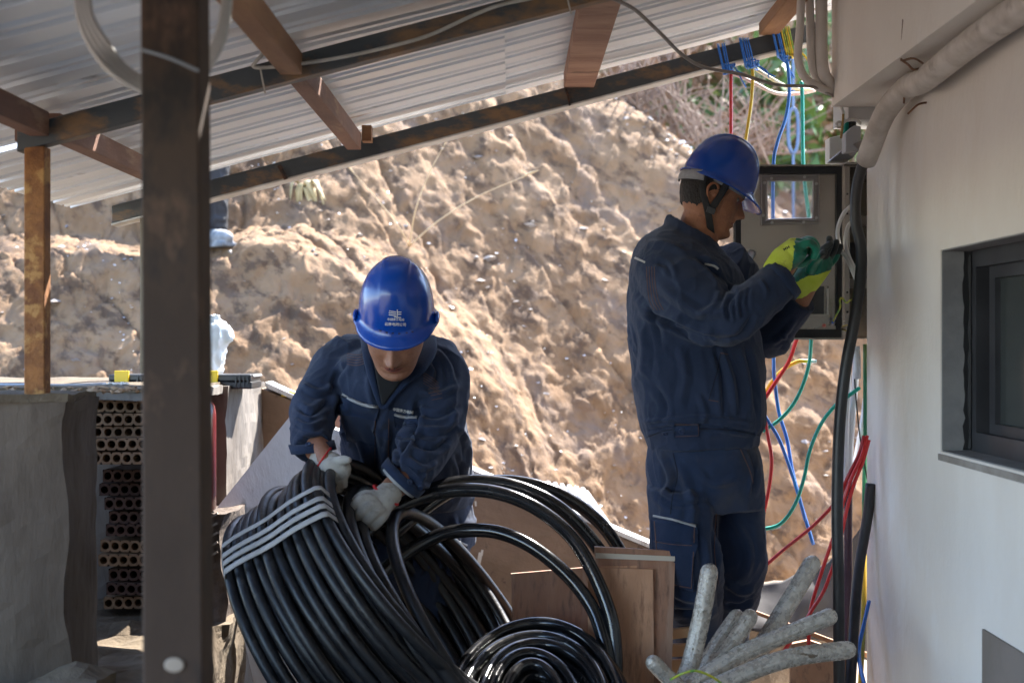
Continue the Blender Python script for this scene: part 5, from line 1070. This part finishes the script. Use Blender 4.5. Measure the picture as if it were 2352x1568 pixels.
tag(obj('binding_wire', tube(WA([(1540,1560,3.4),(1570,1545,3.38),(1602,1540,3.38),(1640,1556,3.39),(1670,1580,3.41)]), .003, 8), M_yg, smooth=True), 'yellow green wire tied round the foot of the grey tubes', 'wire')
# ---------------------------------------------------------------- left side things
def hollow_brick(ncol, p, h, depth, r):
    V = []; Fq = []; n = 16
    for c in range(ncol):
        b = len(V); cx = (c+.5)*p
        sq = []
        for k in range(n):
            a = 2*math.pi*k/n+math.pi/n; ca, sa = math.cos(a), math.sin(a); m = max(abs(ca), abs(sa)); sq.append((cx+ca/m*p/2, 0, h/2+sa/m*h/2))
        V += sq; V += [(cx+r*math.cos(2*math.pi*k/n+math.pi/n), 0, h/2+r*math.sin(2*math.pi*k/n+math.pi/n)) for k in range(n)]
        V += [(x, .14, z) for x, y, z in V[-n:]]
        for k in range(n): l = (k+1) % n; Fq += [(b+k, b+l, b+n+l, b+n+k), (b+n+k, b+n+l, b+2*n+l, b+2*n+k)]
        Fq.append(tuple(b+2*n+k for k in range(n)))
    L = ncol*p; b = len(V); V += [(0,.0005,0),(L,.0005,0),(L,depth,0),(0,depth,0),(0,.0005,h),(L,.0005,h),(L,depth,h),(0,depth,h)]
    Fq += [(b,b+3,b+2,b+1),(b+4,b+5,b+6,b+7),(b,b+4,b+7,b+3),(b+1,b+2,b+6,b+5),(b+2,b+3,b+7,b+6)]
    return V, Fq
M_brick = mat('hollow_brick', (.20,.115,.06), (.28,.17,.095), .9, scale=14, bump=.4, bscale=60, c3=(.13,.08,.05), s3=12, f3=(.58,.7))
rows = [(217,917,'topmost'), (212,949,'second from the top'), (212,978,'third from the top'), (172,1007,'fourth from the top, jutting out left'), (162,1038,'fifth from the top, jutting out farthest'), (236,1078,'sixth from the top'), (228,1110,'seventh from the top'), (240,1142,'eighth from the top'), (250,1173,'ninth from the top'), (243,1203,'tenth from the top'),
        (230,1238,'eleventh from the top'), (226,1272,'twelfth from the top'), (250,1305,'third from the bottom'), (244,1337,'second from the bottom'), (238,1370,'lowest')]
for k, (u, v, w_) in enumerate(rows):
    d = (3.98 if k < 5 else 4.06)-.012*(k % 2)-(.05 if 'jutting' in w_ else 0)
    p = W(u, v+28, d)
    o = obj('hollow_brick', xf(hollow_brick(8 if u > 200 else 9, .0285, .0335, .2, .0108), Matrix.Translation(p) @ Matrix.Rotation(math.radians(rng.uniform(-3, 3)), 4, 'Z') @ Matrix.Rotation(math.radians(rng.uniform(-1.2, 1.2)), 4, 'Y')), M_brick if k < 5 or k in (10, 11, 14) else mat('brick_shade_dark', (.06,.028,.018), (.09,.045,.03), .9, scale=14, bump=.4))  # recess shade on most lower rows is put into a darker brick colour
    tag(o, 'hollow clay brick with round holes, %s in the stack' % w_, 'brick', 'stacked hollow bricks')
M_tb = mat('toolbox_black', (.018,.02,.022), (.03,.032,.036), .35, scale=20); M_ty = mat('latch_yellow', (.75,.52,.01), rough=.4)
def toolbox(u0, u1, d, vt, vb, label, lu):
    t = thing('tool_case', W((u0+u1)/2, vb, d), label, 'tool case', 'black tool cases on the wall')
    a = W(u0, vb, d); b = W(u1, vt, d); h = b.z-a.z
    bevel(obj('case_base', box(a.x, b.x, d, d+.17, a.z, a.z+h*.5), M_tb, t), .004)
    bevel(obj('case_lid', box(a.x+.003, b.x-.003, d+.003, d+.167, a.z+h*.53, b.z), M_tb, t), .004)
    for q in lu:
        c = W(q, (vt+vb)/2, d); bevel(obj('latch', box(c.x-.022, c.x+.022, d-.006, d+.004, a.z+h*.42, b.z+.012), M_ty, t), .002)
    for i in range(4): obj('rib', box(b.x-.05+i*.012, b.x-.046+i*.012, d-.003, d+.002, a.z+.004, b.z-.006), M_tb, t)
    return t
toolbox(246, 352, 4.36, 860, 891, 'closed black tool case with a yellow latch, left of the wide post', [280])
t = toolbox(440, 578, 4.33, 860, 893, 'open black tool case with a yellow latch, right of the wide post', [484])
obj('tray_edge', prism([W(505,862,4.36), W(580,860,4.36), W(583,865,4.36), W(505,866,4.36)], (0,.15,0)), mat('tray_grey', (.25,.27,.29), rough=.3), t)
wire('grey_pipe', [(-40,886,4.1),(60,887,4.1),(150,888,4.12),(242,884,4.2)], .0085, mat('pipe_grey', (.30,.32,.35), (.38,.40,.43), .35, scale=8), 'grey plastic pipe lying along the top of the left wall', 'pipe', seg=14)
cl = []
for i in range(60):
    u = rng.uniform(10, 330); p = W(u, 898, 3.35+rng.random()*.4); cl.append(pebble((p.x, p.y, 1.13), rng.uniform(.003, .012), rng))
tag(obj('crumbs', join(*cl), mat('crumb_soil', (.28,.17,.09), (.4,.28,.18), .9, scale=20)), kind='stuff')
cl = [pebble((W(245+i*3.2, 0, 4.1).x, 4.1+rng.uniform(-.03,.03), 1.128), rng.uniform(.006, .013), rng) for i in range(16)]
tag(obj('crumpled_paper', fuse(cl, .003, 1), mat('paper_white', (.65,.63,.60), rough=.8)), 'crumpled white scraps in front of the closed tool case', 'paper')
fe = thing('fire_extinguisher', W(443, 1172, 4.08), 'dark red fire extinguisher half hidden by the wide post', 'fire extinguisher')
b = W(443, 1172, 4.08)
obj('cylinder', lathe([(0,0),(.06,0),(.066,.006),(.066,.275),(.062,.30),(.045,.322),(.02,.33),(0,.33)], b, 40), mat('extinguisher_red', (.13,.008,.012), (.16,.012,.016), .25, scale=8, coat=.4), fe, True)
obj('valve', join(lathe([(.012,.325),(.016,.33),(.016,.352),(0,.355)], b, 16), boxc(b+Vector((-.02,0,.36)), (.07,.015,.012))), M_blk, fe)
se = Surf(*[o for o in fe.children if o.name.startswith('cylinder')]); mk = []
for i in range(15):
    v = 1000+i*9.5; w_ = 4+6*abs(math.sin(i*1.7)); 
    s_ = se.strip([(462,v),(466+w_*.5,v-1),(468+w_,v-2)], 3.4, .0006, .0004, 3)
    if len(s_[0]): mk.append(s_)
for v in (1104,1114,1124,1134,1144,1152):
    s_ = se.strip([(462,v),(464,v),(466,v)], 3, .0006, .0004, 3)
    if len(s_[0]): mk.append(s_)
obj('printed_marks', join(*mk), mat('print_pale', (.55,.50,.48), rough=.6), fe)
obj('stack_bed', box(0,.01,0,.01,0,.01), M_conc) if False else None
tag(obj('brick_pile', rough_block(-1.0, -.80, 3.98, 4.26, .46, .768, 20, .018, 91), mat('pile_dark', (.07,.05,.04), (.12,.09,.07), .9, scale=20, bump=.8, bscale=50)), 'dark rubble pile the fire extinguisher stands on', 'rubble')
for k in range(5):
    a = W(462, 1200+k*22, 3.96); c = W(500, 1178+k*22, 3.96)
    tag(obj('broken_lath', bar(a, c, .012, .006), mat('lath_pale', (.20,.16,.13), (.30,.25,.2), .8, scale=30)), ['uppermost', 'second from the top', 'middle', 'second from the bottom', 'lowest'][k]+' of the dark broken laths beside the leaning slab', 'lath', 'broken laths')
sw = [o_ for o_ in C.objects if o_.name == 'sloping_wall'][0]; ss = Surf(sw)
for pts, wd in (([(1104,1268),(1100,1290),(1094,1318)], 9), ([(1108,1262),(1106,1275)], 5), ([(1092,1150),(1093,1162)], 4), ([(1155,1380),(1156,1384)], 3)):
    v_ = ss.strip(pts, wd, .001, .0008, 5)
    if len(v_[0]): obj('paint_drip', v_, mat('paint_drip', (.70,.68,.64), rough=.7), sw)
# plastic bag
bg_ = fuse([loft([(485,720,4.6,22,.02),(478,735,4.6,30,.03),(480,760,4.6,44,.05),(476,800,4.6,44,.07),(470,840,4.6,40,.07),(470,862,4.6,36,.06)], 30), loft([(522,752,4.6,8,.01),(515,775,4.6,22,.03),(500,800,4.6,20,.03)], 20)], .006, 3)
bg_ = crumple(bg_, .012, 12, 5, (1,1,.8))
tag(obj('plastic_bag', bg_, mat('bag_film', (.74,.80,.84), (.80,.86,.90), .3, scale=6, trans=.15), smooth=True), 'thin whitish plastic bag glowing in the sun behind the wide post', 'bag')
yt = thing('tape_measure', W(660, 912, 4.84), 'small yellow tape tool on the wall edge by the bent worker elbow', 'tape measure')
bevel(obj('tape_case', prism([W(644,910,4.86), W(672,913,4.86), W(680,902,4.86), W(662,897,4.86), W(648,902,4.86)], (0,.03,0)), M_ty, yt), .003)
obj('belt_clip', prism([W(655,908,4.855), W(672,910,4.855), W(675,904,4.855), W(658,902,4.855)], (0,.003,0)), M_scr, yt)
# ---------------------------------------------------------------- plants and the far greenery
hb = Surf([o for o in C.objects if o.name == 'hillside'][0])
M_straw = mat('dry_straw', (.50,.36,.20), (.62,.48,.30), .7, scale=30)
def stalk(p, tips, name, label, r=.004):
    base, _ = hb.at(*p, 0)
    t = thing(name, base, label, 'plant', None)
    for q in tips:
        P = [base]
        for i, (u, v) in enumerate(q): P.append(W(u, v, base.y-.10-.05*i))
        obj('stem', tube(P, [r, r*.7, r*.35], 6, 6), M_straw, t, True)
        e = P[-1]; dr_ = (P[-1]-P[-2]).normalized()
        obj('seed_head', tube([e-dr_*.02, e+dr_*.03+Vector((0,0,.004)), e+dr_*.075], [.002,.007,.001], 6, 4), M_straw, t)
    return t
stalk((940,565), [[(955,480),(985,400),(1025,325)], [(1010,505),(1100,450),(1205,405)], [(915,520),(868,460),(808,392)]], 'dry_grass', 'tall dry grass with three long bent straws on the slope')
def leafy(c, n, R, ll, m, name, label, group, seed, trunk=None, mt=None, squash=1.0, cat='shrub'):
    rg = np.random.default_rng(seed); t = thing(name, c, label, cat, group)
    cl_ = [(rg.normal(0, .45, 3)*np.array([R, R, R*squash]), .3+.5*rg.random()) for _ in range(14)]
    V = []; Fq = []
    for i in range(n):
        cc, s = cl_[rg.integers(0, 14)]; p = cc+rg.normal(0, .33, 3)*R*s; a = rg.normal(0, 1, 3); a /= np.linalg.norm(a); b = np.cross(a, rg.normal(0, 1, 3)); b /= np.linalg.norm(b); l = ll*(.6+.8*rg.random())
        p = p+np.array([c[0], c[1], c[2]+R*squash*.9]); k = len(V); V += [p-a*l, p+b*l*.4, p+a*l, p-b*l*.4]; Fq.append((k, k+1, k+2, k+3))
    obj('crown', (V, Fq), m, t)
    P = [Vector(c)+Vector((0,0,-.3)), Vector(c)+Vector((R*.1,0,R*.4)), Vector(c)+Vector((0,0,R*squash))]
    obj('trunk', tube(P, [R*.07, R*.03], 8), mt or mat('bark', (.16,.11,.08), (.24,.18,.13), .9, scale=10), t, True)
    for i in range(6):
        a = rg.uniform(0, 6.28); obj('limb', tube([P[1], P[1]+Vector((math.cos(a)*R*.4, math.sin(a)*R*.4, R*.35)), P[1]+Vector((math.cos(a)*R*.9, math.sin(a)*R*.9, R*.9*squash))], [R*.025, R*.008], 6), mt or MATS['bark'], t, True)
    return t
hb.at(700, 425, 0)
p_, _ = hb.at(705, 440, 0)
t = thing('dead_plant', p_, 'small dead plant with curled pale leaves just under the far beam', 'plant')
for i in range(9):
    a = i*.7; l = .10+.03*math.sin(i*2.1)
    obj('leaf', tube([p_, p_+Vector((math.cos(a)*l*.5, -.05, .03+.02*math.sin(a*3))), p_+Vector((math.cos(a)*l*.8+.02, -.06, -.05-.05*abs(math.sin(a*1.3))))], [.004,.020,.003], 8, 5, flat=.15), mat('dead_leaf', (.34,.27,.13), (.44,.36,.2), .7, scale=20), t, True)
M_lf = [mat('leaf_green', (.05,.11,.02), (.09,.17,.035), .5, scale=3), mat('leaf_olive', (.16,.17,.05), (.24,.22,.08), .5, scale=3), mat('leaf_brown', (.22,.13,.07), (.34,.22,.14), .7, scale=3)]
spots = [(1930,330,10.5,1.0,0,'green leafy shrub beside the cabinet top, nearest the house'), (1850,250,12.5,1.1,0,'green shrub behind the hanging green wire'), (1760,190,14,1.2,1,'olive shrub between the yellow and blue wires'), (1660,210,13,1.1,2,'brown dry shrub behind the red wire'), (1560,150,13.5,1.2,2,'brown dry shrub left of the red wire, above the bank'), (1880,120,16,1.6,1,'olive tree crown at the house corner below the beam'), (1500,100,15,1.4,2,'brown shrub highest up under the beam'), (1800,330,11,.8,2,'low brown shrub behind the blue wire')]
for i, (u, v, d, R, k, lab) in enumerate(spots):
    c = W(u, v, d)-Vector((0,0,R*.8)); leafy(c, 1500, R, .07, M_lf[k], 'bush', lab, 'shrubs on the far slope', 100+i)
M_tw = mat('bare_twig', (.17,.115,.085), (.27,.2,.155), .8, scale=10)
for i, (u, v, d, lab) in enumerate(((1470,215,8.2,'bare twiggy bush at the top edge of the earth bank'), (1560,262,8.2,'bare twiggy bush on the bank, left of the hanging red wire'), (1640,330,8.0,'bare twiggy bush behind the standing worker hard hat'), (1740,300,9,'bare twiggy bush seen between the red and blue wires'))):
    rg = np.random.default_rng(50+i); c = W(u, v+25, d); V = []; tw = []
    for k in range(34):
        a = rg.normal(0, .8); l = .25+.5*rg.random(); e = c+Vector((math.sin(a)*l, rg.normal(0, .15), math.cos(a)*l*.8)); mdl = (c+e)/2+Vector((rg.normal(0, .05), 0, rg.normal(0, .04)))
        tw.append(tube([c+Vector((rg.normal(0, .15),0,-.08)), mdl, e], [.007, .002], 5, 4))
    tag(obj('bare_bush', join(*tw), M_tw), lab, 'shrub', 'bare bushes on the bank')
tn = thing('turnbuckle', W(1822, 225, 5.6), 'blue steel turnbuckle hanging out of focus between the blue and green wires', 'turnbuckle')
M_tn = mat('turnbuckle_blue', (.07,.11,.20), (.10,.15,.25), .4, .4, scale=8)
obj('rod', tube(WA([(1822,90,6.6),(1822,170,6.6),(1822,255,6.6)]), .007, 8), M_tn, tn); obj('frame', tube(WA([(1822,250,6.6),(1812,268,6.6),(1812,330,6.6),(1822,352,6.6),(1832,330,6.6),(1832,268,6.6)]), .009, 8, 6, True), M_tn, tn); obj('rod', tube(WA([(1822,350,6.6),(1822,420,6.6),(1822,520,6.6)]), .007, 8), M_tn, tn)
# unseen wall added behind the camera to cut sky light; left side stays open
tag(obj('sky_block_wall', box(-2.2, 1.06, -2.75, -2.6, -.02, 1.45), mat('sky_block_dark', (.16,.135,.115), (.20,.17,.145), .9, scale=3, bump=.3)), 'added unseen wall behind the camera that blocks sky light', 'wall')
tag(obj('sky_block_top', prism([(-2.2,-2.74,1.46), (1.0,-2.74,1.46), (1.0,-2.74,2.3), (-1.4,-2.74,1.68)], (0,.08,0)), MATS['sky_block_dark']), 'upper part of the added sky-blocking wall behind the camera', 'wall')
